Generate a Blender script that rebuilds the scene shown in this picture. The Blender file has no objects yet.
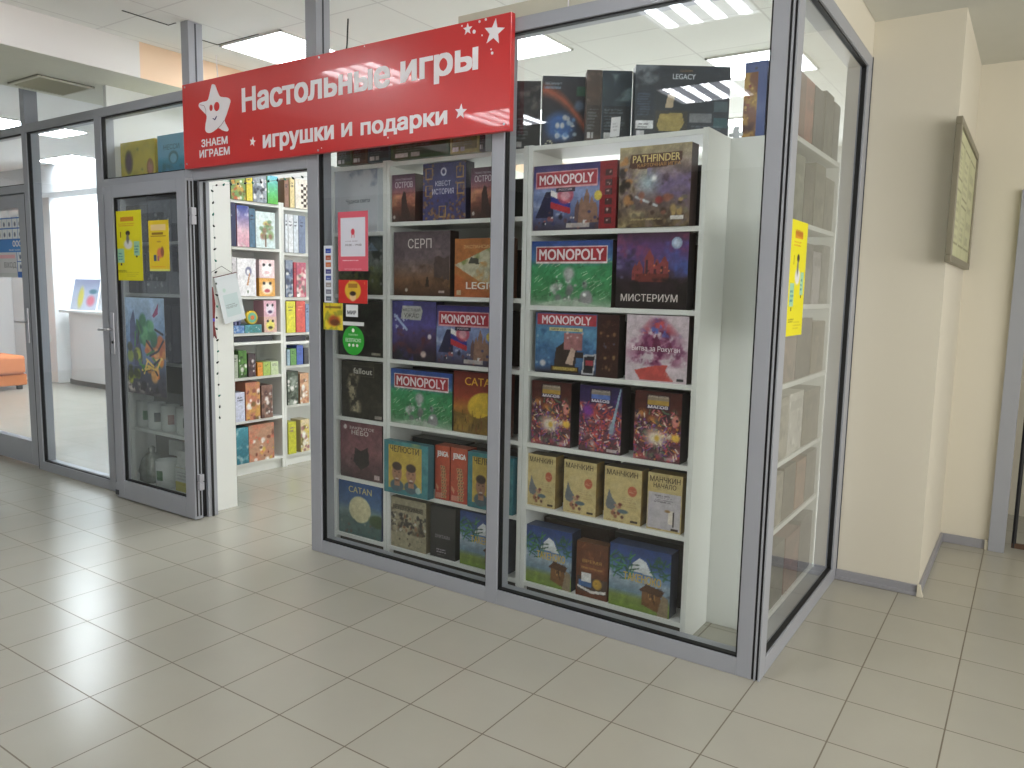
import bpy, math, random
import numpy as np
from mathutils import Matrix, Vector

scn = bpy.context.scene
COL = scn.collection
random.seed(7)

# ------------------------------------------------------------------ colour helpers
def lin(c):
    c = np.asarray(c, float)
    return np.where(c <= 0.04045, c / 12.92, ((c + 0.055) / 1.055) ** 2.4)
def C(r, g, b): return (r / 255., g / 255., b / 255.)
def L4(c): return tuple(float(v) for v in lin(c[:3])) + (1.0,)

# ------------------------------------------------------------------ materials
MATS = {}
def mat(name, col, rough=0.5, metal=0.0, spec=0.5, noise=0.0, nscale=8.0, bump=0.0, emit=None, estr=0.0, coat=0.0):
    if name in MATS: return MATS[name]
    m = bpy.data.materials.new(name); m.use_nodes = True
    nt = m.node_tree; b = nt.nodes['Principled BSDF']
    b.inputs['Base Color'].default_value = L4(col)
    b.inputs['Roughness'].default_value = rough
    b.inputs['Metallic'].default_value = metal
    b.inputs['Specular IOR Level'].default_value = spec
    b.inputs['Coat Weight'].default_value = coat
    if noise > 0 or bump > 0:
        tc = nt.nodes.new('ShaderNodeTexCoord'); n = nt.nodes.new('ShaderNodeTexNoise')
        n.inputs['Scale'].default_value = nscale; n.inputs['Detail'].default_value = 4
        nt.links.new(tc.outputs['Object'], n.inputs['Vector'])
        if noise > 0:
            mx = nt.nodes.new('ShaderNodeMix'); mx.data_type = 'RGBA'
            mx.inputs['A'].default_value = L4(tuple(max(0, v - noise) for v in col))
            mx.inputs['B'].default_value = L4(tuple(min(1, v + noise) for v in col))
            nt.links.new(n.outputs['Fac'], mx.inputs['Factor'])
            nt.links.new(mx.outputs['Result'], b.inputs['Base Color'])
        if bump > 0:
            bp = nt.nodes.new('ShaderNodeBump'); bp.inputs['Strength'].default_value = bump
            bp.inputs['Distance'].default_value = 0.01
            nt.links.new(n.outputs['Fac'], bp.inputs['Height']); nt.links.new(bp.outputs['Normal'], b.inputs['Normal'])
    if emit is not None:
        b.inputs['Emission Color'].default_value = L4(emit); b.inputs['Emission Strength'].default_value = estr
    MATS[name] = m
    return m

def mat_print(name='printed_card', rough=0.38, coat=0.25):
    if name in MATS: return MATS[name]
    m = bpy.data.materials.new(name); m.use_nodes = True
    nt = m.node_tree; b = nt.nodes['Principled BSDF']
    a = nt.nodes.new('ShaderNodeAttribute'); a.attribute_name = 'Col'
    nt.links.new(a.outputs['Color'], b.inputs['Base Color'])
    b.inputs['Roughness'].default_value = rough
    b.inputs['Coat Weight'].default_value = coat
    b.inputs['Coat Roughness'].default_value = 0.12
    MATS[name] = m
    return m

def mat_glass(name, tint=(0.945, 0.958, 0.958), k=1.55):
    m = bpy.data.materials.new(name); m.use_nodes = True
    nt = m.node_tree; nt.nodes.clear()
    out = nt.nodes.new('ShaderNodeOutputMaterial'); mix = nt.nodes.new('ShaderNodeMixShader')
    tr = nt.nodes.new('ShaderNodeBsdfTransparent'); gl = nt.nodes.new('ShaderNodeBsdfGlossy')
    fr = nt.nodes.new('ShaderNodeFresnel'); fr.inputs['IOR'].default_value = 1.5
    mu = nt.nodes.new('ShaderNodeMath'); mu.operation = 'MULTIPLY'; mu.inputs[1].default_value = k
    mu.use_clamp = True
    tr.inputs['Color'].default_value = (*tint, 1); gl.inputs['Roughness'].default_value = 0.0
    gl.inputs['Color'].default_value = (0.95, 0.97, 1, 1)
    ge = nt.nodes.new('ShaderNodeNewGeometry'); iv = nt.nodes.new('ShaderNodeMath'); iv.operation = 'SUBTRACT'; iv.inputs[0].default_value = 1.0
    m2 = nt.nodes.new('ShaderNodeMath'); m2.operation = 'MULTIPLY'
    nt.links.new(ge.outputs['Backfacing'], iv.inputs[1]); nt.links.new(fr.outputs[0], mu.inputs[0])
    nt.links.new(mu.outputs[0], m2.inputs[0]); nt.links.new(iv.outputs[0], m2.inputs[1]); nt.links.new(m2.outputs[0], mix.inputs[0])
    nt.links.new(tr.outputs[0], mix.inputs[1]); nt.links.new(gl.outputs[0], mix.inputs[2])
    nt.links.new(mix.outputs[0], out.inputs[0])
    MATS[name] = m
    return m

def grid_mat(name, col, line, cell, off, wline, rough, var=0.02, axes='XY', bump=0.0, cloud=0.015, spec=0.5):
    """a surface of square cells with thin joints, in world metres"""
    m = bpy.data.materials.new(name); m.use_nodes = True
    nt = m.node_tree; b = nt.nodes['Principled BSDF']; N = nt.nodes.new; K = nt.links.new
    g = N('ShaderNodeNewGeometry'); sp = N('ShaderNodeSeparateXYZ'); K(g.outputs['Position'], sp.inputs[0])
    masks = []; idx = []
    for i, ax in enumerate(axes):
        a = N('ShaderNodeMath'); a.operation = 'SUBTRACT'; K(sp.outputs[ax], a.inputs[0]); a.inputs[1].default_value = off[i] - 100 * cell
        d = N('ShaderNodeMath'); d.operation = 'DIVIDE'; K(a.outputs[0], d.inputs[0]); d.inputs[1].default_value = cell
        f = N('ShaderNodeMath'); f.operation = 'FRACT'; K(d.outputs[0], f.inputs[0])
        s = N('ShaderNodeMath'); s.operation = 'SUBTRACT'; K(f.outputs[0], s.inputs[0]); s.inputs[1].default_value = 0.5
        ab = N('ShaderNodeMath'); ab.operation = 'ABSOLUTE'; K(s.outputs[0], ab.inputs[0])
        gt = N('ShaderNodeMath'); gt.operation = 'GREATER_THAN'; K(ab.outputs[0], gt.inputs[0]); gt.inputs[1].default_value = 0.5 - wline / cell / 2
        masks.append(gt)
        fl = N('ShaderNodeMath'); fl.operation = 'FLOOR'; K(d.outputs[0], fl.inputs[0]); idx.append(fl)
    mx = N('ShaderNodeMath'); mx.operation = 'MAXIMUM'; K(masks[0].outputs[0], mx.inputs[0]); K(masks[1].outputs[0], mx.inputs[1])
    cb = N('ShaderNodeCombineXYZ'); K(idx[0].outputs[0], cb.inputs[0]); K(idx[1].outputs[0], cb.inputs[1])
    wn = N('ShaderNodeTexWhiteNoise'); K(cb.outputs[0], wn.inputs[0])
    no = N('ShaderNodeTexNoise'); no.inputs['Scale'].default_value = 3.0; no.inputs['Detail'].default_value = 6; K(g.outputs['Position'], no.inputs['Vector'])
    c1 = N('ShaderNodeMix'); c1.data_type = 'RGBA'
    c1.inputs['A'].default_value = L4(tuple(v - var for v in col)); c1.inputs['B'].default_value = L4(tuple(min(1, v + var) for v in col))
    K(wn.outputs[0], c1.inputs['Factor'])
    c2 = N('ShaderNodeMix'); c2.data_type = 'RGBA'; c2.blend_type = 'MULTIPLY'; c2.inputs['Factor'].default_value = 1.0
    cr = N('ShaderNodeMapRange'); cr.inputs['From Min'].default_value = 0.3; cr.inputs['From Max'].default_value = 0.7
    cr.inputs['To Min'].default_value = 1 - cloud * 3; cr.inputs['To Max'].default_value = 1.0
    K(no.outputs['Fac'], cr.inputs[0]); K(c1.outputs['Result'], c2.inputs['A']); K(cr.outputs[0], c2.inputs['B'])
    c3 = N('ShaderNodeMix'); c3.data_type = 'RGBA'; c3.inputs['B'].default_value = L4(line)
    K(mx.outputs[0], c3.inputs['Factor']); K(c2.outputs['Result'], c3.inputs['A']); K(c3.outputs['Result'], b.inputs['Base Color'])
    rr = N('ShaderNodeMapRange'); rr.inputs['To Min'].default_value = rough; rr.inputs['To Max'].default_value = 0.8
    K(mx.outputs[0], rr.inputs[0]); K(rr.outputs[0], b.inputs['Roughness'])
    b.inputs['Specular IOR Level'].default_value = spec
    MATS[name] = m
    return m

ALU = mat('painted_aluminium', C(160, 163, 171), rough=0.4, metal=0.0, noise=0.012, nscale=3)
ALUD = mat('aluminium_groove', C(70, 72, 78), rough=0.5, metal=0.3)
GASK = mat('black_gasket', C(12, 12, 14), rough=0.6)
WHITE = mat('white_laminate', C(232, 234, 230), rough=0.42, noise=0.008, nscale=5)
WALLW = mat('white_wall_paint', C(236, 238, 238), rough=0.8, noise=0.01, nscale=2)
WALLB = mat('beige_wall_paint', C(219, 213, 197), rough=0.75, noise=0.012, nscale=1.5, bump=0.05)
PEACH = mat('peach_wall_paint', C(240, 208, 178), rough=0.8, noise=0.01)
SOFF = mat('greenish_soffit_paint', C(222, 223, 212), rough=0.8, noise=0.01)
CHROME = mat('satin_metal', C(190, 190, 195), rough=0.3, metal=0.9)
BLACK = mat('black_plastic', C(18, 18, 20), rough=0.45)
LFR0 = mat('added_window_frame', C(235, 235, 232), .5)
FILL_ENERGY = 112
BASEG = mat('grey_skirting_plastic', C(150, 150, 156), rough=0.45)
RED = mat('red_sign_face', C(205, 42, 44), rough=0.3, coat=0.45)
LETTER = mat('white_vinyl', C(240, 236, 240), rough=0.4)
CARD = mat_print()
PAPER = mat_print('printed_paper', 0.6, 0.0)
GLASS = mat_glass('window_glass')
FLOORM = grid_mat('ceramic_floor_tiles', C(175, 172, 160), C(112, 104, 90), 0.33, (-0.01716, 0.056), 0.005, 0.23, var=0.008, cloud=0.015)
CEILM = grid_mat('ceiling_tiles', C(236, 237, 234), C(216, 216, 214), 0.6, (-0.05, 0.4), 0.012, 0.85, var=0.004, cloud=0.01)

# ------------------------------------------------------------------ mesh helpers
class MB:
    def __init__(s): s.v = []; s.f = []; s.mi = []
    def box(s, x0, x1, y0, y1, z0, z1, mi=0):
        x0, x1 = min(x0, x1), max(x0, x1); y0, y1 = min(y0, y1), max(y0, y1); z0, z1 = min(z0, z1), max(z0, z1)
        n = len(s.v)
        s.v += [(x0, y0, z0), (x1, y0, z0), (x1, y1, z0), (x0, y1, z0), (x0, y0, z1), (x1, y0, z1), (x1, y1, z1), (x0, y1, z1)]
        for q in ((0, 3, 2, 1), (4, 5, 6, 7), (0, 1, 5, 4), (1, 2, 6, 5), (2, 3, 7, 6), (3, 0, 4, 7)):
            s.f.append(tuple(n + i for i in q)); s.mi.append(mi)
        return s
    def quad(s, pts, mi=0):
        n = len(s.v); s.v += [tuple(p) for p in pts]; s.f.append(tuple(range(n, n + len(pts)))); s.mi.append(mi); return s
    def lathe(s, prof, cx=0, cy=0, seg=24, mi=0, cap=True):
        n = len(s.v)
        for r, z in prof:
            for k in range(seg):
                a = 2 * math.pi * k / seg; s.v.append((cx + r * math.cos(a), cy + r * math.sin(a), z))
        for i in range(len(prof) - 1):
            for k in range(seg):
                k2 = (k + 1) % seg
                s.f.append((n + i * seg + k, n + i * seg + k2, n + (i + 1) * seg + k2, n + (i + 1) * seg + k)); s.mi.append(mi)
        if cap:
            s.f.append(tuple(n + k for k in reversed(range(seg)))); s.mi.append(mi)
            s.f.append(tuple(n + (len(prof) - 1) * seg + k for k in range(seg))); s.mi.append(mi)
        return s
    def tube(s, pts, r, seg=8, mi=0):
        pts = [Vector(p) for p in pts]; n = len(s.v)
        for i, p in enumerate(pts):
            t = (pts[min(i + 1, len(pts) - 1)] - pts[max(i - 1, 0)]).normalized()
            up = Vector((0, 0, 1)) if abs(t.z) < 0.9 else Vector((1, 0, 0))
            a = t.cross(up).normalized(); b = t.cross(a)
            for k in range(seg):
                w = 2 * math.pi * k / seg; q = p + a * (r * math.cos(w)) + b * (r * math.sin(w)); s.v.append(tuple(q))
        for i in range(len(pts) - 1):
            for k in range(seg):
                k2 = (k + 1) % seg
                s.f.append((n + i * seg + k, n + i * seg + k2, n + (i + 1) * seg + k2, n + (i + 1) * seg + k)); s.mi.append(mi)
        s.f.append(tuple(n + k for k in reversed(range(seg)))); s.mi.append(mi)
        s.f.append(tuple(n + (len(pts) - 1) * seg + k for k in range(seg))); s.mi.append(mi)
        return s
    def prism(s, pts, y0, y1, mi=0):
        """outline in xz, thickness in y"""
        n = len(s.v); k = len(pts)
        s.v += [(p[0], y0, p[1]) for p in pts] + [(p[0], y1, p[1]) for p in pts]
        s.f.append(tuple(n + i for i in range(k))); s.mi.append(mi)
        s.f.append(tuple(n + k + i for i in reversed(range(k)))); s.mi.append(mi)
        for i in range(k):
            j = (i + 1) % k; s.f.append((n + i, n + k + i, n + k + j, n + j)); s.mi.append(mi)
        return s
    def build(s, name, mats, parent=None, bevel=0.0, smooth=False, recalc=True):
        me = bpy.data.meshes.new(name); me.from_pydata(s.v, [], s.f)
        for m in (mats if isinstance(mats, (list, tuple)) else [mats]): me.materials.append(m)
        me.polygons.foreach_set('material_index', s.mi)
        if smooth: me.polygons.foreach_set('use_smooth', [True] * len(s.f))
        me.update()
        if recalc:
            import bmesh
            bm = bmesh.new(); bm.from_mesh(me); bmesh.ops.recalc_face_normals(bm, faces=bm.faces); bm.to_mesh(me); bm.free()
        o = bpy.data.objects.new(name, me); COL.objects.link(o)
        if parent is not None: o.parent = parent
        if bevel > 0:
            b = o.modifiers.new('edge', 'BEVEL'); b.width = bevel; b.segments = 2; b.limit_method = 'ANGLE'
        return o

def empty(name, loc=(0, 0, 0), rz=0.0):
    o = bpy.data.objects.new(name, None); COL.objects.link(o); o.location = loc; o.rotation_euler = (0, 0, rz)
    o.empty_display_size = 0.05
    return o
def thing(o, label, cat, group=None):
    o['label'] = label; o['category'] = cat
    if group: o['group'] = group
    return o
def struct(o, label=None, cat=None):
    o['kind'] = 'structure'
    if label: o['label'] = label
    if cat: o['category'] = cat
    return o
def copy_tree(o, parent=None):
    c = o.copy(); COL.objects.link(c)
    if parent is not None: c.parent = parent
    for ch in list(o.children): copy_tree(ch, c)
    return c

# ------------------------------------------------------------------ lettering
_txt = {}
def text_mesh(s, bold):
    """outlines of the built-in font, each contour filled on its own (its glyphs overlap contours)"""
    if s in _txt: return _txt[s]
    cu = bpy.data.curves.new('lettering', 'FONT'); cu.body = s; cu.size = 1.0; cu.resolution_u = 3; cu.fill_mode = 'NONE'
    o = bpy.data.objects.new('lettering', cu); COL.objects.link(o)
    dg = bpy.context.evaluated_depsgraph_get(); dg.update()
    me = bpy.data.meshes.new_from_object(o.evaluated_get(dg))
    bpy.data.objects.remove(o)
    co = [v.co.copy() for v in me.vertices]; nb = {}
    for e in me.edges:
        p, q = e.vertices; nb.setdefault(p, []).append(q); nb.setdefault(q, []).append(p)
    seen = set(); loops = []
    for v0 in range(len(co)):
        if v0 in seen or v0 not in nb: continue
        lp = [v0]; seen.add(v0); cur = v0
        while True:
            nx = [q for q in nb[cur] if q not in seen]
            if not nx: break
            # follow index order first so that the drawing direction is kept
            nx.sort(key=lambda q: (q != cur + 1, q)); cur = nx[0]; seen.add(cur); lp.append(cur)
        if len(lp) > 2: loops.append([co[i] for i in lp])
    bpy.data.meshes.remove(me)
    pts = [p for l in loops for p in l]
    x0, x1 = min(p.x for p in pts), max(p.x for p in pts); y0, y1 = min(p.y for p in pts), max(p.y for p in pts); H = y1 - y0
    ys = sorted(set([round((p.y - y0) / H, 3) for p in pts] + [k / 24 for k in range(25)])); yb = [ys[0]]
    for v in ys[1:]:
        if v - yb[-1] > .008: yb.append(v)
    yb[-1] = 1.0
    E = []
    for l in loops:
        for i in range(len(l)):
            p, q = l[i], l[(i + 1) % len(l)]
            if abs(p.y - q.y) > 1e-9: E.append(((p.x - x0) / (x1 - x0), (p.y - y0) / H, (q.x - x0) / (x1 - x0), (q.y - y0) / H))
    bands = []
    for k in range(len(yb) - 1):
        a, b = yb[k], yb[k + 1]; m = (a + b) / 2; cr = []
        for (px, py, qx, qy) in E:
            if (py > m) != (qy > m):
                f = lambda y: px + (qx - px) * min(1, max(0, (y - py) / (qy - py)))
                cr.append((f(m), f(a), f(b), 1 if qy > py else -1))
        cr.sort(); w = 0; st = None; sp = []
        for c in cr:
            if w == 0: st = c
            w += c[3]
            if w == 0: sp.append((st[1], st[2], c[1], c[2]))
        bands.append((a, b, sp))
    _txt[s] = bands
    return bands
def lettering(s, x0, x1, z0, z1, y, m, parent, bold=0.0, name='title_lettering', slant=0.0):
    """flat letters facing -y, in the parent's own frame; bold = stroke gain as a share of the height"""
    bands = text_mesh(s, 0)
    g = bold * (z1 - z0); X0, X1, Z0, Z1 = x0 + g, x1 - g, z0 + g * .6, z1 - g * .6
    vs = []; polys = []; kk = g / (X1 - X0)
    for j, dz in enumerate([0] if bold < .02 else [0, .6 * g, -.6 * g]):
        yy = y - j * 1.2e-4
        for (a, b, sp) in bands:
            for i, (la, lb, ra, rb) in enumerate(sp):
                gl = kk if i == 0 else min(kk, max(0, (min(la - sp[i - 1][2], lb - sp[i - 1][3])) * .42))
                gr = kk if i == len(sp) - 1 else min(kk, max(0, (min(sp[i + 1][0] - ra, sp[i + 1][1] - rb)) * .42))
                n = len(vs)
                for (u, w) in ((la - gl, a), (ra + gr, a), (rb + gr, b), (lb - gl, b)): vs.append((X0 + (X1 - X0) * u, yy, Z0 + (Z1 - Z0) * w + dz))
                polys.append((n, n + 1, n + 2, n + 3))
    me = bpy.data.meshes.new(name); me.from_pydata(vs, [], polys); me.materials.append(m); me.update()
    o = bpy.data.objects.new(name, me); COL.objects.link(o); o.parent = parent
    return o
def ink(c): return mat('ink_%02x%02x%02x' % tuple(int(v * 255) for v in c), c, rough=0.45)

# ------------------------------------------------------------------ painting printed faces
class Art:
    def __init__(s, w, h, base, seed=0, ppm=230):
        s.W = max(10, min(150, int(w * ppm))); s.H = max(10, min(150, int(h * ppm)))
        s.a = np.zeros((s.H, s.W, 3)); s.a[:] = base
        s.v, s.u = np.meshgrid(np.linspace(0, 1, s.H), np.linspace(0, 1, s.W), indexing='ij')
        s.r = np.random.RandomState(seed); s.asp = w / h
    def mix(s, m, c): m = np.clip(m, 0, 1)[..., None]; s.a = s.a * (1 - m) + np.asarray(c) * m; return s
    def vgrad(s, stops):
        zs = [p[0] for p in stops]
        for k in range(3): s.a[..., k] = np.interp(s.v, zs, [p[1][k] for p in stops])
        return s
    def noise(s, n, seed=None):
        r = s.r if seed is None else np.random.RandomState(seed); out = 0; amp = 1; tot = 0
        for o in range(4):
            gx = int(n * s.asp * 2 ** o) + 2; gy = int(n * 2 ** o) + 2; g = r.rand(gy, gx)
            x = s.u * (gx - 1.001); y = s.v * (gy - 1.001); xi = x.astype(int); yi = y.astype(int); fx = x - xi; fy = y - yi
            fx = fx * fx * (3 - 2 * fx); fy = fy * fy * (3 - 2 * fy)
            out = out + amp * (g[yi, xi] * (1 - fx) * (1 - fy) + g[yi, xi + 1] * fx * (1 - fy) + g[yi + 1, xi] * (1 - fx) * fy + g[yi + 1, xi + 1] * fx * fy)
            tot += amp; amp *= .6
        return out / tot
    def cloud(s, n, c, th=.5, k=6, m=1.0, region=None):
        w = np.clip((s.noise(n) - th) * k, 0, 1) * m
        if region is not None: w = w * region
        return s.mix(w, c)
    def grain(s, amp=.06, n=14):
        q = (s.noise(n) - .5) * 2; sp = (s.r.rand(*s.u.shape) - .5); s.a = s.a * (1 + q[..., None] * amp * 3.4 + sp[..., None] * amp * 2.2); lu = s.a.mean(-1, keepdims=True); s.a = np.clip(s.a * .87 + lu * .13, 0, 1); return s  # speckle, plus a desaturation that puts glass haze into the print
    def band(s, v0, v1, soft=.04): return np.clip((s.v - v0) / soft, 0, 1) * np.clip((v1 - s.v) / soft, 0, 1)
    def ell(s, cx, cy, rx, ry, c, soft=.15, m=1.0):
        d = np.sqrt(((s.u - cx) / rx) ** 2 + ((s.v - cy) / ry) ** 2); return s.mix(np.clip((1 - d) / soft, 0, 1) * m, c)
    def rect(s, x0, x1, y0, y1, c, m=1.0): return s.mix(((s.u >= x0) & (s.u <= x1) & (s.v >= y0) & (s.v <= y1)) * m, c)
    def frame(s, x0, x1, y0, y1, c, t=.012):
        return s.rect(x0, x1, y0, y0 + t, c).rect(x0, x1, y1 - t, y1, c).rect(x0, x0 + t / s.asp, y0, y1, c).rect(x1 - t / s.asp, x1, y0, y1, c)
    def poly(s, pts, c, m=1.0):
        ins = np.zeros(s.u.shape, bool); n = len(pts)
        for i in range(n):
            x0, y0 = pts[i]; x1, y1 = pts[(i + 1) % n]
            if y0 == y1: continue
            cnd = ((y0 > s.v) != (y1 > s.v)) & (s.u < (x1 - x0) * (s.v - y0) / (y1 - y0) + x0)
            ins ^= cnd
        return s.mix(ins * m, c)
    def line(s, x0, y0, x1, y1, w, c, m=1.0):
        dx, dy = (x1 - x0) * s.asp, y1 - y0; L = max(dx * dx + dy * dy, 1e-9)
        px = (s.u - x0) * s.asp; py = s.v - y0; t = np.clip((px * dx + py * dy) / L, 0, 1)
        d = np.hypot(px - t * dx, py - t * dy); return s.mix(np.clip((w - d) / (w * .5), 0, 1) * m, c)
    def spots(s, n, cols, rect=(0, 1, 0, 1), r=(.02, .07), m=.9, soft=.5):
        for i in range(n):
            q = s.r.rand(4); rr = r[0] + (r[1] - r[0]) * q[2]
            s.ell(rect[0] + (rect[1] - rect[0]) * q[0], rect[2] + (rect[3] - rect[2]) * q[1], rr / s.asp, rr * (.6 + .8 * q[3]), cols[s.r.randint(len(cols))], soft, m)
        return s
    def strokes(s, n, cols, rect=(0, 1, 0, 1), l=.12, w=.008, ang=None):
        for i in range(n):
            q = s.r.rand(3); x = rect[0] + (rect[1] - rect[0]) * q[0]; y = rect[2] + (rect[3] - rect[2]) * q[1]
            a = q[2] * math.pi if ang is None else ang + (q[2] - .5) * .6
            s.line(x, y, x + l * math.cos(a) / s.asp, y + l * math.sin(a), w, cols[s.r.randint(len(cols))])
        return s
    def lines_of_print(s, x0, x1, y0, y1, n, c, m=.7):
        h = (y1 - y0) / n
        for i in range(n):
            e = x1 - (x1 - x0) * .35 * s.r.rand(); yy = y0 + i * h
            w = (s.v >= yy) & (s.v <= yy + h * .5) & (s.u >= x0) & (s.u <= e)
            s.mix(w * m * (s.r.rand(*s.u.shape) > .25), c)
        return s

def printed_box(name, w, h, d, art, side, top=None, edge=None, matl=None, stripes=None):
    """carton with a printed front (-y) and plain printed sides; origin at the bottom centre of the front"""
    H, W = art.H, art.W
    X, Z = np.meshgrid(np.linspace(-w / 2, w / 2, W), np.linspace(0, h, H))
    fv = np.stack([X.ravel(), np.zeros(W * H), Z.ravel()], 1)
    i = np.arange(W * H).reshape(H, W)
    q = np.stack([i[:-1, :-1].ravel(), i[:-1, 1:].ravel(), i[1:, 1:].ravel(), i[1:, :-1].ravel()], 1)
    cols = [lin(np.clip(art.a, 0, 1)).reshape(-1, 3)]
    verts = [fv]; faces = [tuple(r) for r in q.tolist()]
    base = W * H; sd = lin(side); tp = lin(top if top is not None else side)
    x0, x1 = -w / 2, w / 2; e = 0.0012
    def face(pts, c):
        nonlocal base
        verts.append(np.array(pts)); cols.append(np.tile(c, (len(pts), 1))); faces.append(tuple(range(base, base + len(pts)))); base += len(pts)
    def side_grid(x, flip):
        nonlocal base
        sh, sw = 14, 5
        Y, Zz = np.meshgrid(np.linspace(0, d, sw), np.linspace(0, h, sh))
        verts.append(np.stack([np.full(sw * sh, x), Y.ravel(), Zz.ravel()], 1))
        c = np.tile(sd, (sw * sh, 1)); r = np.random.RandomState(int(w * 977 + h * 331))
        if stripes is not None:
            st = lin(stripes)
            for k in range(sh):
                if 2 < k < sh - 2 and r.rand() < .45:
                    for j in range(1, sw - 1): c[k * sw + j] = c[k * sw + j] * .35 + st * .65
        cols.append(c)
        for a in range(sh - 1):
            for b in range(sw - 1):
                f = (base + a * sw + b, base + a * sw + b + 1, base + (a + 1) * sw + b + 1, base + (a + 1) * sw + b)
                faces.append(f[::-1] if flip else f)
        base += sw * sh
    side_grid(x1, False); side_grid(x0, True)
    face([(x0, 0, h), (x1, 0, h), (x1, d, h), (x0, d, h)], tp)
    face([(x0, d, 0), (x1, d, 0), (x1, 0, 0), (x0, 0, 0)], sd)
    face([(x1, d, 0), (x0, d, 0), (x0, d, h), (x1, d, h)], sd)
    me = bpy.data.meshes.new(name); me.from_pydata(np.concatenate(verts).tolist(), [], faces)
    cc = np.concatenate(cols); at = me.color_attributes.new('Col', 'FLOAT_COLOR', 'POINT')
    at.data.foreach_set('color', np.concatenate([cc, np.ones((len(cc), 1))], 1).astype(np.float32).ravel())
    me.materials.append(matl or CARD); me.update()
    o = bpy.data.objects.new(name, me); COL.objects.link(o)
    return o
def sheet(name, w, h, art, t=0.0008, back=C(235, 235, 235), matl=None):
    return printed_box(name, w, h, t, art, back, matl=matl or PAPER)

# ------------------------------------------------------------------ camera
cam = bpy.data.cameras.new('camera'); co = bpy.data.objects.new('camera', cam); COL.objects.link(co)
cam.sensor_width = 36; cam.lens = 771.7043 / 1024 * 36; cam.clip_start = 0.05; cam.clip_end = 100
Rr = Vector((0.82741018, 0.5612803, 0.01888939)); Uu = Vector((-0.08343279, 0.08959131, 0.99247789)); Ff = Vector((-0.55536597, 0.82276231, -0.12095795))
M = Matrix.Identity(4)
for k in range(3): M[k][0] = Rr[k]; M[k][1] = Uu[k]; M[k][2] = -Ff[k]
M[0][3], M[1][3], M[2][3] = 0.79126, -2.96639, 1.52782
co.matrix_world = M; scn.camera = co

# ------------------------------------------------------------------ room shell
ZC = 3.13; ZR = 2.895
struct(MB().box(-13, 4.2, -7, 6.2, -0.12, 0).build('floor', FLOORM))
struct(MB().box(-4.33, 0.0, -7, 6.2, ZC, ZC + .1).build('ceiling', CEILM))
CEIL2 = mat('plastered_ceiling', C(206, 206, 198), rough=0.85, noise=0.01)
struct(MB().box(0.0, 4.2, -7, 2.6, ZR, ZC + .1).build('ceiling', CEIL2))
struct(MB().box(-5.38, -4.332, -7, 6.2, ZR, ZC + .1).build('trim_1', [SOFF]))
struct(MB().box(-4.332, -4.329, -7, 0.085, ZR + .001, ZC - .001).build('trim_2', mat('white_beam_face', C(225, 222, 220), .8)))
struct(MB().box(-4.332, -4.329, 0.085, 6, ZR + .001, ZC - .001).build('trim_3', PEACH))
struct(MB().box(-13, -5.38, -7, 6.2, ZC, ZC + .1).build('ceiling', mat('white_ceiling_paint', C(240, 242, 242), .85)))
# walls to the right of the shop
struct(MB().box(-0.06, 0.40, 1.402, 6.2, 0, ZR).build('wall_middle', WALLB))
struct(MB().box(0.40, 0.66, 2.5, 2.62, 0, ZR).box(0.66, 1.70, 2.5, 2.62, 2.16, ZR).box(1.70, 4.2, 2.5, 2.62, 0, ZR).build('wall_right', WALLB))
struct(MB().box(4.1, 4.2, -7, 2.5, 0, .8).box(4.1, 4.2, -7, 2.5, 2.65, ZR).box(4.1, 4.2, -7, -6.4, .8, 2.65).box(4.1, 4.2, 1.2, 2.5, .8, 2.65).build('wall_far_right', WALLB))
wf = empty('added_window', (4.12, -2.6, .8)); m_ = MB().box(-.02, .04, -3.8, 3.8, 0, .06).box(-.02, .04, -3.8, 3.8, 1.79, 1.85)  # made-up window, out of view, to go with the side fill lamp
for k in range(6): m_.box(-.02, .04, -3.8 + k * 1.508, -3.74 + k * 1.508, .06, 1.79)
m_.build('frame', LFR0, wf); struct(wf, 'unseen added window frame on the far right corridor wall', 'window')
dl = bpy.data.lights.new('corridor_fill', 'AREA'); dl.shape = 'RECTANGLE'; dl.size = 1.75; dl.size_y = 7.4; dl.energy = FILL_ENERGY; dl.color = (1.0, .97, .93)  # fill lamp added to brighten the ceilings and right-hand walls
dl2 = bpy.data.lights.new('shop_ceiling_fill', 'AREA'); dl2.shape = 'RECTANGLE'; dl2.size = 4.2; dl2.size_y = 2.3; dl2.energy = 70; dl2.color = (.93, .97, 1.0)  # second added fill, lifts the shop ceiling; no window stands here
do2 = bpy.data.objects.new('shop_ceiling_fill', dl2); COL.objects.link(do2); do2.location = (-2.4, 6.0, 1.6); do2.rotation_euler = (math.radians(-90), 0, 0)
do = bpy.data.objects.new('corridor_fill', dl); COL.objects.link(do); do.location = (4.08, -2.6, 1.72); do.rotation_euler = (0, math.radians(90), 0)
struct(MB().box(-13, 4.2, -7.1, -7, 0, ZC).build('wall_back', mat('corridor_paint', C(138, 134, 122), .8)))
struct(MB().box(0.66, 1.7, 3.5, 3.6, 0, 2.6).build('wall_behind_door', WALLB))
bb = MB().box(0.0, 0.405, 1.385, 1.4, 0, 0.055).box(0.0, 0.405, 1.378, 1.388, 0.0, 0.02)
struct(bb.build('baseboard_middle', BASEG, bevel=.003))
struct(MB().box(0.4, 0.415, 1.4, 2.5, 0, 0.055).build('baseboard_side', BASEG, bevel=.003))
struct(MB().box(0.4, 0.66, 2.485, 2.5, 0, 0.055).build('baseboard_right', BASEG, bevel=.003))
CAPM = mat('ivory_plastic', C(214, 208, 190), .5)
thing(MB().prism([(0.397, 0), (0.428, 0), (0.42, .02), (0.412, .058), (0.397, .058)], 1.372, 1.405).build('skirting_cap', CAPM, bevel=.002),
      'ivory plastic corner cap on grey skirting below the framed notice wall', 'skirting cap')
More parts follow.
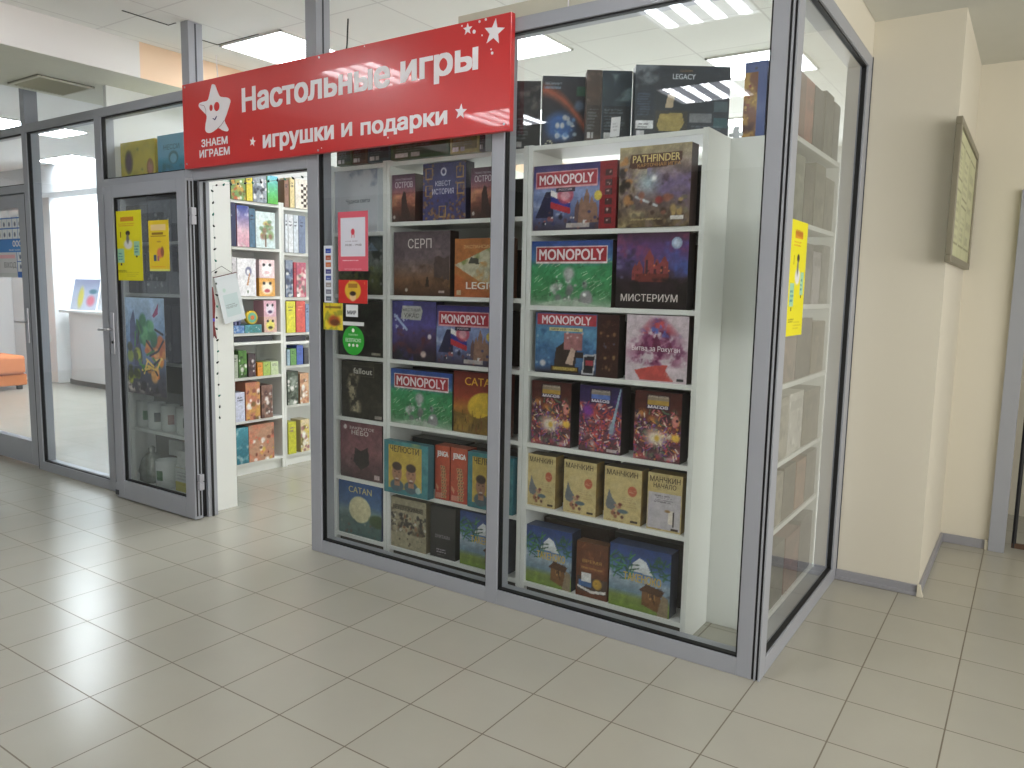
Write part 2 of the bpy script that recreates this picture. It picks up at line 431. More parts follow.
thing(MB().prism([(0.642, 0), (0.668, 0), (0.662, .02), (0.658, .058), (0.642, .058)], 2.47, 2.492).build('skirting_cap', CAPM, bevel=.002),
      'ivory plastic skirting end cap beside the grey doorway at the far right', 'skirting cap')
# shop and neighbour walls
struct(MB().box(-4.76, -4.722, 0.06, 6.2, 0, ZR - .001).build('wall_left', WALLW))
struct(MB().box(-4.76, 0.0, 6.1, 6.2, 0, ZC).build('wall_shop_back', WALLW))
struct(MB().box(-13, -12.5, 0, 6.2, 0, ZC).build('wall_neighbour_far', WALLW))
struct(MB().box(-12.5, -4.76, 4.0, 4.1, 0, ZC).build('wall_neighbour_back', WALLW))
struct(MB().box(-11.75, -11.35, 2.78, 4.0, 0, ZC).build('wall_neighbour_pier', WALLW, bevel=.01))
struct(MB().box(-12.49, -11.75, 2.7, 3.0, 0, ZC).build('wall_neighbour_return', WALLW))
struct(MB().box(-12.49, -4.8, 2.5, 2.9, 2.75, ZC).build('trim_4', mat('pale_grey_beam', C(205, 208, 210), .8)))

gp = MB().box(-3.856, -3.842, -.30, .0, ZC - .002, ZC).box(-3.856, -3.77, -.008, .0, ZC - .002, ZC)
struct(gp.build('trim_18', GASK)); struct(MB().box(-3.935, -3.923, .20, .40, ZC - .002, ZC).box(-3.935, -3.5, .398, .405, ZC - .002, ZC).build('trim_19', GASK))

# ------------------------------------------------------------------ lights
TUBE = mat('lamp_tube', C(255, 255, 255), emit=C(250, 252, 255), estr=14)
PANEL = mat('lamp_diffuser', C(255, 255, 255), emit=C(246, 250, 255), estr=9)
PANELN = mat('lamp_diffuser_bright', C(255, 255, 255), emit=C(240, 248, 255), estr=32)
LFR = mat('lamp_frame', C(235, 235, 232), .5)
def panel_light(x0, x1, y0, y1, z, label, group, m, tubes=False):
    r = empty('ceiling_light', ((x0 + x1) / 2, (y0 + y1) / 2, z)); w = (x1 - x0) / 2; h = (y1 - y0) / 2
    fr = MB()
    fr.box(-w, w, -h, -h + .012, -.012, 0).box(-w, w, h - .012, h, -.012, 0).box(-w, -w + .012, -h, h, -.012, 0).box(w - .012, w, -h, h, -.012, 0)
    fr.build('frame', LFR, r)
    if not tubes:
        MB().box(-w + .012, w - .012, -h + .012, h - .012, -.006, -.001).build('diffuser', m, r)
    else:
        MB().box(-w + .012, w - .012, -h + .012, h - .012, -.004, -.001).build('reflector', mat('lamp_reflector', C(250, 250, 250), .3, emit=C(240, 245, 255), estr=1.6), r)
        for k in range(4):
            xc = -w + .012 + (w * 2 - .024) * (k + .5) / 4
            MB().box(xc - .035, xc + .035, -h + .03, h - .03, -.011, -.0045).build('tube', TUBE, r, bevel=.003)
    return thing(r, label, 'ceiling light', group)
panel_light(-3.92, -3.30, .41, 1.0, ZC, 'square ceiling light over the shop doorway behind the red sign', 'shop ceiling lights', PANEL)
panel_light(-2.5, -1.91, 1.10, 1.69, ZC, 'square ceiling light inside the shop just right of the red sign end', 'shop ceiling lights', PANEL)
panel_light(-1.24, -.63, 2.33, 2.95, ZC, 'square ceiling light inside the shop nearest the glass corner', 'shop ceiling lights', PANEL)
panel_light(-1.8, -1.2, 4.2, 4.8, ZC, 'added unseen ceiling light at the far back of the shop', 'shop ceiling lights', PANEL)  # out of view, added to brighten the shop interior
panel_light(-3.6, -3.0, 2.9, 3.5, ZC, 'unseen ceiling light added deep inside the shop', 'shop ceiling lights', PANEL)  # extra lamp put in for more light inside the shop
for (a, b, c, d, l) in ((-1.26, -.64, -1.6, -1.0, 'four-tube ceiling light reflected at the top of the shop glass'),
                        (-1.86, -1.22, -3.43, -2.85, 'four-tube ceiling light reflected in the glass over the black game boxes'),
                        (-3.82, -3.2, -3.5, -2.9, 'four-tube ceiling light reflected just right of the red sign end'),
                        (-3.85, -3.25, -1.85, -1.25, 'four-tube ceiling light shining on the red sign lettering')):
    panel_light(a, b, c, d, ZC, l, 'corridor ceiling lights', PANEL, tubes=True)
panel_light(1.9, 2.5, -1.4, -.8, ZR, 'added unseen ceiling light over the right side of the corridor', 'corridor ceiling lights', PANEL, tubes=True)  # added lamp to lift the walls on the right
panel_light(1.0, 1.6, -4.9, -4.3, ZR, 'added unseen ceiling light behind the viewer', 'corridor ceiling lights', PANEL, tubes=True)  # another added corridor lamp, never in view
panel_light(-8.5, -7.85, .62, 1.02, ZC, 'ceiling light of the neighbouring hall nearest its glass door', 'hall ceiling lights', PANELN)
panel_light(-8.42, -7.82, 1.12, 1.56, ZC, 'middle ceiling light of the neighbouring hall', 'hall ceiling lights', PANELN)
panel_light(-6.3, -5.7, 2.4, 3.0, ZC, 'added unseen ceiling light of the neighbouring hall near the counter side', 'hall ceiling lights', PANELN)  # invisible lamp added to light the hall
panel_light(-10.5, -9.5, 2.2, 2.75, ZC, 'ceiling light of the neighbouring hall over the orange sofa', 'hall ceiling lights', PANELN)
panel_light(-10.9, -9.9, 3.1, 3.7, ZC, 'added unseen ceiling light behind the white reception counter', 'hall ceiling lights', PANELN)  # also added for hall brightness, hidden from the camera

# ------------------------------------------------------------------ glazed partition
FZ = 2.725
def glazing(name, x0, x1, z0, z1, label, bars, pane, cat='window'):
    """x-direction glazing; bars = list of frame boxes (x0,x1,z0,z1); pane = (x0,x1,z0,z1)"""
    r = empty(name, ((x0 + x1) / 2, 0.05, 0)); ox = (x0 + x1) / 2
    f = MB()
    for (a, b, c, d) in bars: f.box(a - ox, b - ox, -.05, .05, c, d)
    f.build('frame', ALU, r, bevel=.0025)
    px0, px1, pz0, pz1 = pane; g = MB(); t = .008
    for (a, b, c, d) in ((px0, px0 + t, pz0, pz1), (px1 - t, px1, pz0, pz1), (px0, px1, pz0, pz0 + t), (px0, px1, pz1 - t, pz1)):
        g.box(a - ox, b - ox, -.040, -.014, c, d)
    g.build('gasket', GASK, r)
    MB().box(px0 - ox + .002, px1 - ox - .002, -.030, -.024, pz0 + .002, pz1 - .002).build('glass_pane', GLASS, r)
    struct(r, label, cat)
    return r
P = .07
# neighbour: pane between the left glass door and the shop
glazing('window_1', -5.86, -4.79, 0, FZ, 'tall clear pane beside the left glass door', [(-5.80, -4.79, 0, .072), (-5.80, -4.79, 2.665, FZ)], (-5.79, -4.79, .072, 2.665))
# fixed pane behind the open door leaf and its transom
glazing('window_2', -4.71, -3.73, 0, FZ, 'fixed pane behind the open shop door leaf', [(-4.71, -3.73, 0, .072), (-4.71, -3.73, 2.185, 2.24)], (-4.705, -3.73, .072, 2.185))
glazing('window_3', -4.71, -3.73, 0, FZ, 'upper pane above the open shop door leaf', [(-4.71, -3.73, 2.665, FZ)], (-4.705, -3.73, 2.24, 2.665))
glazing('window_4', -3.65, -2.6, 0, FZ, 'transom above the shop doorway', [(-3.65, -2.6, 2.665, FZ), (-3.65, -2.6, 2.172, 2.26)], (-3.65, -2.6, 2.26, 2.665))
glazing('window_5', -2.515, -1.348, 0, FZ, 'shop window pane with stickers left of the middle post', [(-2.515, -1.348, 0, .072), (-2.515, -1.348, 2.665, FZ)], (-2.515, -1.348, .072, 2.665))
glazing('window_6', -1.28, -.095, 0, FZ, 'shop window pane between the middle post and the corner post', [(-1.28, -.095, 0, .072), (-1.28, -.095, 2.665, FZ)], (-1.28, -.095, .072, 2.665))
# posts
for i, (a, b, zt) in enumerate(((-5.86, -5.79, ZC - .001), (-4.79, -4.71, FZ), (-3.73, -3.655, ZC - .001), (-2.6, -2.515, ZC - .001), (-1.348, -1.28, FZ))):
    m_ = MB().box(a, b, 0, .1, 0, zt)
    struct(m_.build('trim_%d' % (i + 5), ALU, bevel=.0025))
for xx in (-3.655, -2.515):
    struct(MB().box(xx, xx + .0015, .045, .055, FZ + .01, ZC - .01).build('trim_16', ALUD))
# inner door jambs (grooved)
j = MB().box(-3.652, -3.628, .03, .1, 0, 2.17).box(-2.625, -2.602, .03, .1, 0, 2.17)
struct(j.build('trim_10', ALU, bevel=.002))
struct(MB().box(-3.654, -3.648, .006, .028, 0.005, 2.17).box(-3.627, -3.622, .055, .07, 0, 2.165).box(-3.62, -2.63, .02, .03, 2.165, 2.171).build('trim_11', GASK))
# corner post
cp = empty('trim_12', (0, 0, 0))
MB().box(-.095, -.034, 0, .1, 0, FZ).build('corner_profile', ALU, cp, bevel=.0025)
MB().box(-.034, -.004, .005, .066, 0.002, FZ - .002).build('core', GASK, cp)
MB().box(-.0245, -.0165, -.001, .03, 0, FZ).build('corner_strip', ALU, cp, bevel=.001)
MB().box(-.0075, 0.0, -.001, .075, 0, FZ).build('side_profile', ALU, cp, bevel=.0015)
struct(cp, 'corner post where the two glass fronts meet', 'post')
# side glazing
r = empty('window_7', (-.05, .7, 0))
MB().box(-.05, .05, -.626, .70, 0, .072).box(-.05, .05, -.626, .70, 2.665, FZ).box(-.05, .05, .61, .70, .072, 2.665).build('frame', ALU, r, bevel=.0025)
MB().box(.014, .04, -.625, -.617, .072, 2.665).box(.014, .04, .602, .61, .072, 2.665).box(.014, .04, -.625, .61, .072, .08).box(.014, .04, -.625, .61, 2.657, 2.665).build('gasket', GASK, r)
MB().box(.024, .03, -.623, .608, .074, 2.663).build('glass_pane', GLASS, r)
struct(r, 'side pane of the shop facing the beige wall', 'window')
struct(MB().box(-.005, .004, 1.399, 1.404, 0, FZ).build('trim_13', ALUD))
struct(MB().box(-.10, -.002, .18, 1.40, FZ + .002, ZC - .001).build('wall_above_side_glass', WALLB))
# beige casing above the rail
struct(MB().box(-1.6, -.02, .06, .17, FZ + .001, 2.812).build('trim_14', mat('beige_casing', C(205, 203, 186), .6), bevel=.003))
thing(MB().tube([(-.99, .05, FZ), (-.99, .05, ZC)], .003, 6).build('hanging_wire', LETTER), 'thin white wire rising from the top rail right of the red sign', 'wire')
thing(MB().tube([(-2.79, .5, ZC), (-2.80, .5, 2.98), (-2.82, .48, 2.8)], .005, 6).build('hanging_cable', GASK), 'thin dark cable hanging from the shop ceiling behind the red sign', 'cable')
thing(MB().tube([(-3.40, .03, 2.72), (-3.43, .04, 2.80), (-3.45, .05, 2.90)], .003, 6).build('loose_wire', LETTER), 'short pale wire sticking up behind the red sign above its star', 'wire')

# ---- open door leaf of the shop
LX0, LX1, LY0, LY1 = -4.545, -3.612, -.08, -.025
dr = empty('door_1', (LX1, LY0, 0.01)); ox, oy, oz = LX1, LY0, .01
m_ = MB()
for (a, b, c, d) in ((LX0, LX0 + .095, .01, 2.175), (LX1 - .095, LX1, .01, 2.175), (LX0 + .095, LX1 - .095, .01, .14), (LX0 + .095, LX1 - .095, 2.095, 2.175)):
    m_.box(a - ox, b - ox, 0, LY1 - LY0, c - oz, d - oz)
m_.build('frame', ALU, dr, bevel=.003)
g = MB(); t = .009
for (a, b, c, d) in ((LX0 + .095, LX0 + .095 + t, .14, 2.095), (LX1 - .095 - t, LX1 - .095, .14, 2.095), (LX0 + .095, LX1 - .095, .14, .14 + t), (LX0 + .095, LX1 - .095, 2.095 - t, 2.095)):
    g.box(a - ox, b - ox, .012, .035, c - oz, d - oz)
g.build('gasket', GASK, dr)
MB().box(LX0 + .097 - ox, LX1 - .097 - ox, .02, .026, .142 - oz, 2.093 - oz).build('glass_pane', GLASS, dr)
MB().box(-.001, .004, .012, .02, .02, 2.15).box(-.001, .004, .036, .046, .02, 2.15).build('edge_groove', GASK, dr)
h = MB().box(-.905, -.868, -.010, -.001, 1.02, 1.31)
h = h.build('handle_plate', CHROME, dr, bevel=.004)
hl = MB().tube([(-.887, -.008, 1.195), (-.887, -.052, 1.195)], .010, 10).tube([(-.887, -.05, 1.195), (-.93, -.052, 1.193), (-.995, -.046, 1.19)], .010, 10)
hl.build('handle_lever', CHROME, h, smooth=True)
MB().tube([(-.887, -.014, 1.105), (-.887, -.009, 1.105)], .010, 12).build('key_cylinder', BLACK, h)
for zz in (1.94, .25):
    hb = MB().box(.003, .034, .018, .05, zz - .055, zz - .004).box(.003, .034, .018, .05, zz + .002, zz + .048).box(.008, .028, .022, .046, zz - .01, zz + .01)
    hb.build('hinge', mat('hinge_paint', C(176, 176, 184), .4, metal=.3), dr, bevel=.002)
MB().box(-.945, -.905, -.006, .0, .015, .05).build('corner_plate', ALUD, dr, bevel=.002)
struct(dr, 'open glass door leaf of the shop folded back against the partition, posters on its glass', 'door')

# ---- neighbour's closed glass door
d2 = empty('door_2', (-6.35, 0.0, 0)); ox = -6.35
m_ = MB()
for (a, b, c, d) in ((-5.985, -5.872, .02, 2.205), (-6.86, -6.76, .02, 2.205), (-6.76, -5.985, .02, .215), (-6.76, -5.985, 2.10, 2.205)):
    m_.box(a - ox, b - ox, .004, .07, c, d)
m_.build('frame', ALU, d2, bevel=.003)
MB().box(-6.76 - ox, -5.985 - ox, .03, .036, .215, 2.10).build('glass_pane', GLASS, d2)
h = MB().box(.418, .446, -.006, .004, 1.03, 1.31).build('handle_plate', CHROME, d2, bevel=.004)
MB().tube([(.432, 0, 1.2), (.432, -.048, 1.2)], .009, 10).tube([(.432, -.045, 1.2), (.37, -.05, 1.2), (.31, -.045, 1.2)], .009, 10).build('handle_lever', CHROME, h, smooth=True)
struct(d2, 'closed glass door of the neighbouring hall at the left edge', 'door')
glazing('window_8', -6.9, -5.86, 0, FZ, 'pane above the left glass door', [(-6.9, -5.86, 2.665, FZ), (-6.9, -5.86, 2.215, 2.275)], (-6.9, -5.86, 2.275, 2.665))
struct(MB().box(-5.872, -5.861, .002, .05, 0, 2.21).build('trim_15', GASK))
struct(MB().box(-6.95, -6.88, 0, .1, 0, ZC - .001).build('trim_17', ALU, bevel=.0025))

# ------------------------------------------------------------------ the sign
sg = empty('shop_sign', (-2.452, -.036, 2.235)); SX, SZ = -2.452, 2.235
sb = MB().box(-1.227, 1.227, 0, .03, 0, .505).build('sign_board', RED, sg, bevel=.003)
def S(s, x0, x1, z0, z1, bold=.02, name='lettering'): return lettering(s, x0 - SX, x1 - SX, z0 - SZ, z1 - SZ, -.0012, LETTER, sg, bold, name)
S('Настольные', -3.101, -1.946, 2.512, 2.648, .055)
S('игры', -1.878, -1.405, 2.487, 2.622, .055)
S('игрушки', -2.922, -2.345, 2.272, 2.372, .055)
S('и', -2.29, -2.21, 2.302, 2.372, .055)
S('подарки', -2.150, -1.582, 2.276, 2.362, .055)
S('ЗНАЕМ', -3.496, -3.240, 2.352, 2.398, .05)
S('ИГРАЕМ', -3.518, -3.222, 2.290, 2.336, .05)
def star(cx, cz, r, rot=0.0, ri=.42, ax=1.0):
    return [(cx + ax * (r if k % 2 == 0 else r * ri) * math.sin(k * math.pi / 5 + rot), cz + (r if k % 2 == 0 else r * ri) * math.cos(k * math.pi / 5 + rot)) for k in range(10)]
for cx, cz, r, rot in ((-3.011, 2.343, .028, .2), (-1.502, 2.345, .036, .1), (-1.318, 2.668, .058, .15), (-1.467, 2.705, .027, .0)):
    MB().prism(star(cx - SX, cz - SZ, r, rot), -.0025, -.0005).build('star', LETTER, sg)
for cx, cz, r in ((-1.43, 2.688, .009), (-1.40, 2.727, .006), (-1.365, 2.73, .006), (-1.385, 2.665, .004), (-1.333, 2.597, .004), (-1.327, 2.58, .007), (-1.50, 2.725, .004), (-2.12, 2.73, .003), (-1.96, 2.27, .004), (-2.44, 2.26, .003)):
    MB().prism([(cx - SX + r * math.cos(a * .7854), cz - SZ + r * math.sin(a * .7854)) for a in range(8)], -.0025, -.0005).build('dot', LETTER, sg)
def smooth_loop(pts, n=6):
    out = []; k = len(pts)
    for i in range(k):
        p0, p1, p2, p3 = (np.array(pts[(i + q) % k], float) for q in (-1, 0, 1, 2))
        for j in range(n):
            t = j / n; out.append(tuple(.5 * (2 * p1 + (p2 - p0) * t + (2 * p0 - 5 * p1 + 4 * p2 - p3) * t * t + (3 * p1 - p0 - 3 * p2 + p3) * t ** 3)))
    return out
def lg(X, Y): return (-3.362 + (X - 245) * .001176 - SX, 2.703 - (Y - 78 + .215 * (X - 245)) * .000663 - SZ)
lo = [lg(*p) for p in ((232, 84), (245, 76), (260, 86), (278, 140), (300, 182), (355, 190), (378, 212), (372, 250), (345, 335), (328, 385), (345, 430), (358, 462), (345, 480), (310, 472), (276, 455), (225, 492), (190, 500), (170, 480), (172, 430), (184, 355), (160, 320), (122, 275), (124, 245), (150, 230), (195, 215), (215, 150))]
logo = MB().prism(smooth_loop(lo, 4), -.003, -.0005).build('star_logo', LETTER, sg)
ey = MB()
for (X, Y, rx, ry) in ((270, 268, 22, 40), (223, 280, 13, 28)):
    c0 = lg(X, Y); ey.prism([(c0[0] + rx * .001176 * math.cos(a * math.pi / 8), c0[1] + ry * .000663 * math.sin(a * math.pi / 8)) for a in range(16)], -.0038, -.0031)
ey.build('eyes', RED, logo)
sm = MB().tube([(*lg(238, 372)[:1], -.0035, lg(238, 372)[1]), (lg(252, 383)[0], -.0035, lg(252, 383)[1]), (lg(268, 352)[0], -.0035, lg(268, 352)[1])], .0035, 6)
sm.build('smile', ink(C(70, 60, 110)), logo)
fo = MB().tube([(lg(272, 458)[0], -.0033, lg(272, 458)[1]), (lg(305, 425)[0], -.0033, lg(305, 425)[1]), (lg(328, 385)[0], -.0033, lg(328, 385)[1])], .0016, 5)
fo.build('fold_line', ink(C(150, 90, 110)), logo)
fo = MB().tube([(lg(130, 255)[0], -.0033, lg(130, 255)[1]), (lg(165, 262)[0], -.0033, lg(165, 262)[1]), (lg(180, 300)[0], -.0033, lg(180, 300)[1]), (lg(178, 345)[0], -.0033, lg(178, 345)[1])], .0014, 5)
fo.build('fold_line', ink(C(150, 90, 110)), logo)
for a, b in ((-1.212, .488), (-1.212, .03), (1.212, .03), (.0, .49), (-.03, .015)):
    MB().tube([(a + .015 * (a < 0) - .015 * (a > 0), -.003, b), (a + .015 * (a < 0) - .015 * (a > 0), .001, b)], .006, 8).build('screw', CHROME, sg)
thing(sg, 'long red shop sign with white lettering and a smiling star above the doorway', 'sign')

# ------------------------------------------------------------------ bookcases
def bookcase(x0, x1, y0, y1, zs, label, group=None, z1=2.2, t=.024, facing='y', th=.022, plinth_in=.03, back=None):
    """front faces -y (or +x when facing='x'); zs = top faces of the boards"""
    if facing == 'y':
        r = empty('bookcase', ((x0 + x1) / 2, y0, 0)); W = x1 - x0; D = y1 - y0
    else:
        r = empty('bookcase', (x1, (y0 + y1) / 2, 0), math.pi / 2); W = y1 - y0; D = x1 - x0
    for s in (-1, 1):
        xa = s * W / 2; MB().box(xa, xa - s * t, 0, D, 0, z1).build('side_panel', WHITE, r, bevel=.001)
    for i, z in enumerate(zs):
        MB().box(-W / 2 + t, W / 2 - t, .001, D, z - th, z).build('shelf', WHITE, r, bevel=.001)
    if back: MB().box(-W / 2 + .002, W / 2 - .002, D, D + .003, .01, back).build('added_back_panel', WHITE if zs[0] != 2.2 else mat('dimmed_back_board', C(104, 100, 84), .6), r)  # mug case back: dim interior painted in as a dark olive tone
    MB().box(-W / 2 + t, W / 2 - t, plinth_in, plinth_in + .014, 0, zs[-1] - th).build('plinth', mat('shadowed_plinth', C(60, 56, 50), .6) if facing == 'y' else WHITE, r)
    return thing(r, label, 'bookcase', group)
YF, YB = .15, .42
bookcase(-1.243, -.372, YF, YB, [2.196, 1.806, 1.457, 1.14, .79, .478, .085], 'white bookcase in the shop window between the middle post and the corner', 'white bookcases behind the front glass', back=1.79)  # backs of these three cases are added to stop light from behind
bookcase(-2.147, -1.246, YF, YB, [2.19, 1.876, 1.487, 1.14, .79, .41, .085], 'white bookcase in the shop window directly left of the middle post', 'white bookcases behind the front glass', back=1.86)
bookcase(-2.575, -2.150, YF, YB, [2.19, 1.83, 1.486, 1.14, .781, .427, .085], 'narrow white bookcase in the shop window behind the stickers', 'white bookcases behind the front glass', back=1.82)
bookcase(-.385, -.10, .425, 1.30, [2.196, 1.85, 1.487, 1.14, .79, .482, .09], 'white bookcase standing behind the side glass pane', facing='x')
bookcase(-4.70, -3.70, .115, .305, [2.2, 1.81, 1.455, .98, .475, .055], 'white bookcase with mugs behind the open door leaf', z1=2.2, back=2.19)
bookcase(-4.715, -4.39, .36, 1.29, [2.178, 1.822, 1.438, 1.147, 1.075, .795, .445, .10], 'left white bookcase seen through the shop doorway', 'bookcases along the inner shop wall', facing='x')
bookcase(-4.715, -4.39, 1.292, 2.19, [2.168, 1.80, 1.432, 1.135, 1.06, .86, .522, .10], 'right white bookcase seen through the shop doorway', 'bookcases along the inner shop wall', facing='x')
bookcase(-4.715, -4.39, 2.192, 3.09, [2.168, 1.80, 1.432, 1.135, .79, .45, .10], 'far white bookcase deeper in the shop past the doorway shelves', 'bookcases along the inner shop wall', facing='x')

# ------------------------------------------------------------------ cover artwork
W_ = C(245, 243, 240)
def a_mono(kind):
    def f(w, h, seed):
        A = Art(w, h, C(60, 70, 130), seed, 260)
        if kind == 'red':      # skyline with flag
            A.vgrad([(0, C(60, 50, 70)), (.25, C(96, 110, 160)), (.6, C(130, 150, 200)), (.75, C(80, 70, 140)), (1, C(50, 44, 110))]); A.cloud(4, C(190, 200, 225), .55, 4, .7, A.band(.2, .7))
            x1 = .81
            A.poly([(.03, .2), (.16, .6), (.24, .6), (.26, .2)], C(36, 34, 70)); A.poly([(.22, .62), (.45, .48), (.46, .40), (.22, .53)], W_); A.poly([(.22, .53), (.46, .40), (.46, .33), (.22, .44)], C(40, 50, 150)); A.poly([(.22, .44), (.46, .33), (.46, .24), (.22, .34)], C(190, 40, 50))
            for cx, hh in ((.66, .62), (.55, .45), (.60, .5), (.72, .5), (.76, .42)): A.poly([(cx - .035, .1), (cx - .03, hh - .12), (cx, hh), (cx + .03, hh - .12), (cx + .035, .1)], C(150, 110, 90) if cx > .56 else C(110, 80, 80))
            A.spots(26, [C(30, 26, 50), C(170, 90, 90), C(90, 60, 70), C(60, 60, 110)], (0.03, x1, .02, .28), (.02, .05)); A.spots(6, [W_, C(220, 200, 190)], (.05, .7, .02, .2), (.015, .03))
            A.ell(.40, .53, .11, .15, C(200, 60, 80), .2, .8); A.ell(.40, .52, .07, .08, C(225, 170, 180), .3, .8)
            A.rect(.28, .52, .58, .65, C(40, 30, 60)); A.rect(.03, x1 - .03, .65, .90, C(225, 160, 165)); A.rect(.04, x1 - .04, .67, .88, C(178, 32, 52)); A.rect(.42, .7, .03, .10, C(210, 200, 190), .8)
            A.rect(x1, 1, 0, 1, C(150, 26, 34))
            for k in range(6): A.rect(x1 + .06, .95, .08 + k * .14, .17 + k * .14, C(70, 34, 38)).spots(2, [C(210, 190, 180), C(120, 90, 90)], (x1 + .08, .93, .10 + k * .14, .15 + k * .14), (.01, .025))
            A.ell(x1 - .02, .50, .05, .08, C(215, 190, 70), .2)
        elif kind == 'green':
            A.vgrad([(0, C(150, 175, 150)), (.2, C(70, 150, 90)), (.6, C(60, 160, 100)), (.72, C(70, 120, 170)), (1, C(40, 70, 150))])
            A.strokes(90, [C(30, 110, 60), C(150, 205, 160), C(40, 130, 70), C(190, 220, 180)], (0, 1, .08, .68), .10, .006, .5); A.cloud(7, C(40, 110, 60), .5, 5, .5, A.band(.05, .7))
            A.spots(24, [C(170, 168, 165), C(200, 200, 200), C(110, 110, 112), C(140, 138, 140)], (.18, .75, .06, .42), (.03, .08), .9, .6); A.spots(8, [C(70, 70, 74), C(230, 230, 228)], (.2, .72, .06, .5), (.015, .03))
            A.ell(.48, .5, .09, .13, C(175, 175, 175), .5); A.ell(.70, .14, .09, .13, C(150, 148, 152), .3); A.ell(.68, .18, .03, .04, C(235, 235, 235), .6)
            A.poly([(.0, .0), (.45, .12), (.85, .02), (1, .0)], C(190, 205, 185), .6)
            A.rect(.06, .94, .66, .92, C(235, 215, 215)); A.rect(.072, .928, .68, .90, C(178, 32, 48))
        else:                   # blue with brown strip
            A.vgrad([(0, C(50, 40, 50)), (.12, C(60, 100, 150)), (.7, C(90, 150, 190)), (1, C(60, 80, 130))]); x1 = .745
            A.cloud(6, C(40, 80, 130), .5, 4, .7, A.band(.1, .75)); A.spots(14, [C(170, 200, 220), C(110, 160, 200)], (0, .7, .15, .7), (.02, .05), .6)
            A.poly([(.24, .12), (.26, .42), (.38, .55), (.52, .42), (.5, .12)], C(60, 44, 40)); A.rect(.36, .58, .40, .68, C(170, 110, 110)); A.spots(6, [C(220, 190, 190)], (.36, .58, .55, .68), (.02, .03)); A.rect(.40, .60, .28, .38, C(50, 36, 30)); A.poly([(.38, .17), (.45, .44), (.5, .4), (.47, .16)], C(200, 170, 150))
            A.rect(.20, .54, .04, .13, C(60, 40, 20)); A.rect(.215, .525, .055, .115, C(150, 120, 40)); A.poly([(.58, .02), (.60, .34), (.75, .36), (.72, .02)], C(190, 190, 195)); A.poly([(.60, .05), (.61, .31), (.73, .33), (.71, .05)], C(40, 36, 44)); A.rect(.62, .71, .17, .26, C(180, 60, 70)); A.ell(.10, .16, .05, .07, C(200, 200, 205), .5)
            A.rect(.02, .74, .80, .98, C(188, 52, 66)); A.rect(.17, .58, .70, .76, C(215, 205, 140))
            A.rect(x1, 1, 0, 1, C(58, 26, 22)); 
            for k, c in enumerate((C(120, 90, 60), C(150, 120, 70), C(90, 90, 110), C(140, 100, 60), C(90, 50, 40))): A.spots(7, [c, C(80, 44, 34)], (x1 + .05, .96, .12 + k * .17, .22 + k * .17), (.015, .04))
        return A.grain(.05)
    return f
def a_path(w, h, seed):
    A = Art(w, h, C(150, 130, 110), seed, 260); A.vgrad([(0, C(120, 100, 60)), (.3, C(110, 90, 90)), (.65, C(150, 130, 140)), (1, C(180, 165, 120))])
    A.cloud(3, C(120, 100, 150), .48, 4, .8, (A.u > .4) * 1.0); A.cloud(5, C(200, 180, 130), .52, 5, .8, (A.u < .4) * 1.0); A.cloud(6, C(70, 50, 40), .52, 6, .8, np.clip(1.4 - A.v * 1.3, 0, 1))
    A.ell(.42, .55, .22, .2, C(170, 195, 205), .9, .9); A.ell(.5, .6, .06, .06, W_, .9); A.line(.25, .38, .55, .26, .02, C(190, 195, 200)); A.spots(30, [C(70, 46, 36), C(150, 90, 70), C(120, 110, 90), C(180, 150, 90)], (.05, .98, .05, .4), (.02, .06)); A.ell(.58, .33, .07, .06, C(170, 60, 55), .5)
    A.spots(14, [C(50, 36, 30), C(190, 130, 70)], (0, .2, .3, .85), (.03, .07)); A.poly([(.14, .74), (.16, .90), (.88, .90), (.88, .80), (.78, .74), (.3, .72)], C(90, 48, 30)); A.rect(.75, .92, .09, .13, C(220, 215, 210)); A.lines_of_print(.18, .7, .09, .13, 1, C(200, 180, 120)); return A.grain(.07)
def a_myst(w, h, seed):
    A = Art(w, h, C(50, 30, 34), seed, 260); A.vgrad([(0, C(34, 22, 24)), (.35, C(50, 30, 40)), (.6, C(80, 64, 120)), (.8, C(96, 60, 130)), (1, C(70, 36, 60))])
    A.cloud(3, C(70, 100, 190), .48, 4, .8, (A.u > .6) * A.band(.4, .9)); A.cloud(4, C(150, 60, 90), .55, 5, .6, A.band(.6, 1)); A.spots(20, [C(120, 120, 160), C(50, 40, 70)], (0, .25, .4, .8), (.02, .05), .5)
    for (x, y0, ww, hh) in ((.33, .38, .05, .64), (.47, .38, .06, .78), (.58, .38, .05, .66), (.68, .36, .06, .70), (.27, .38, .04, .6)): A.poly([(x - ww, y0), (x - ww, hh - .1), (x, hh), (x + ww, hh - .1), (x + ww, y0)], C(150, 62, 60)); A.rect(x - ww * .8, x - ww * .3, y0 + .04, hh - .14, C(70, 34, 48))
    A.rect(.28, .75, .36, .46, C(120, 44, 40)); A.spots(12, [C(230, 130, 70), C(70, 30, 30)], (.3, .75, .38, .6), (.01, .02)); A.cloud(6, C(30, 20, 20), .5, 6, .9, A.band(0, .42)); A.ell(.84, .86, .075, .08, C(150, 170, 200), .1); A.ell(.84, .86, .05, .055, C(190, 205, 225), .2); return A.grain(.05)
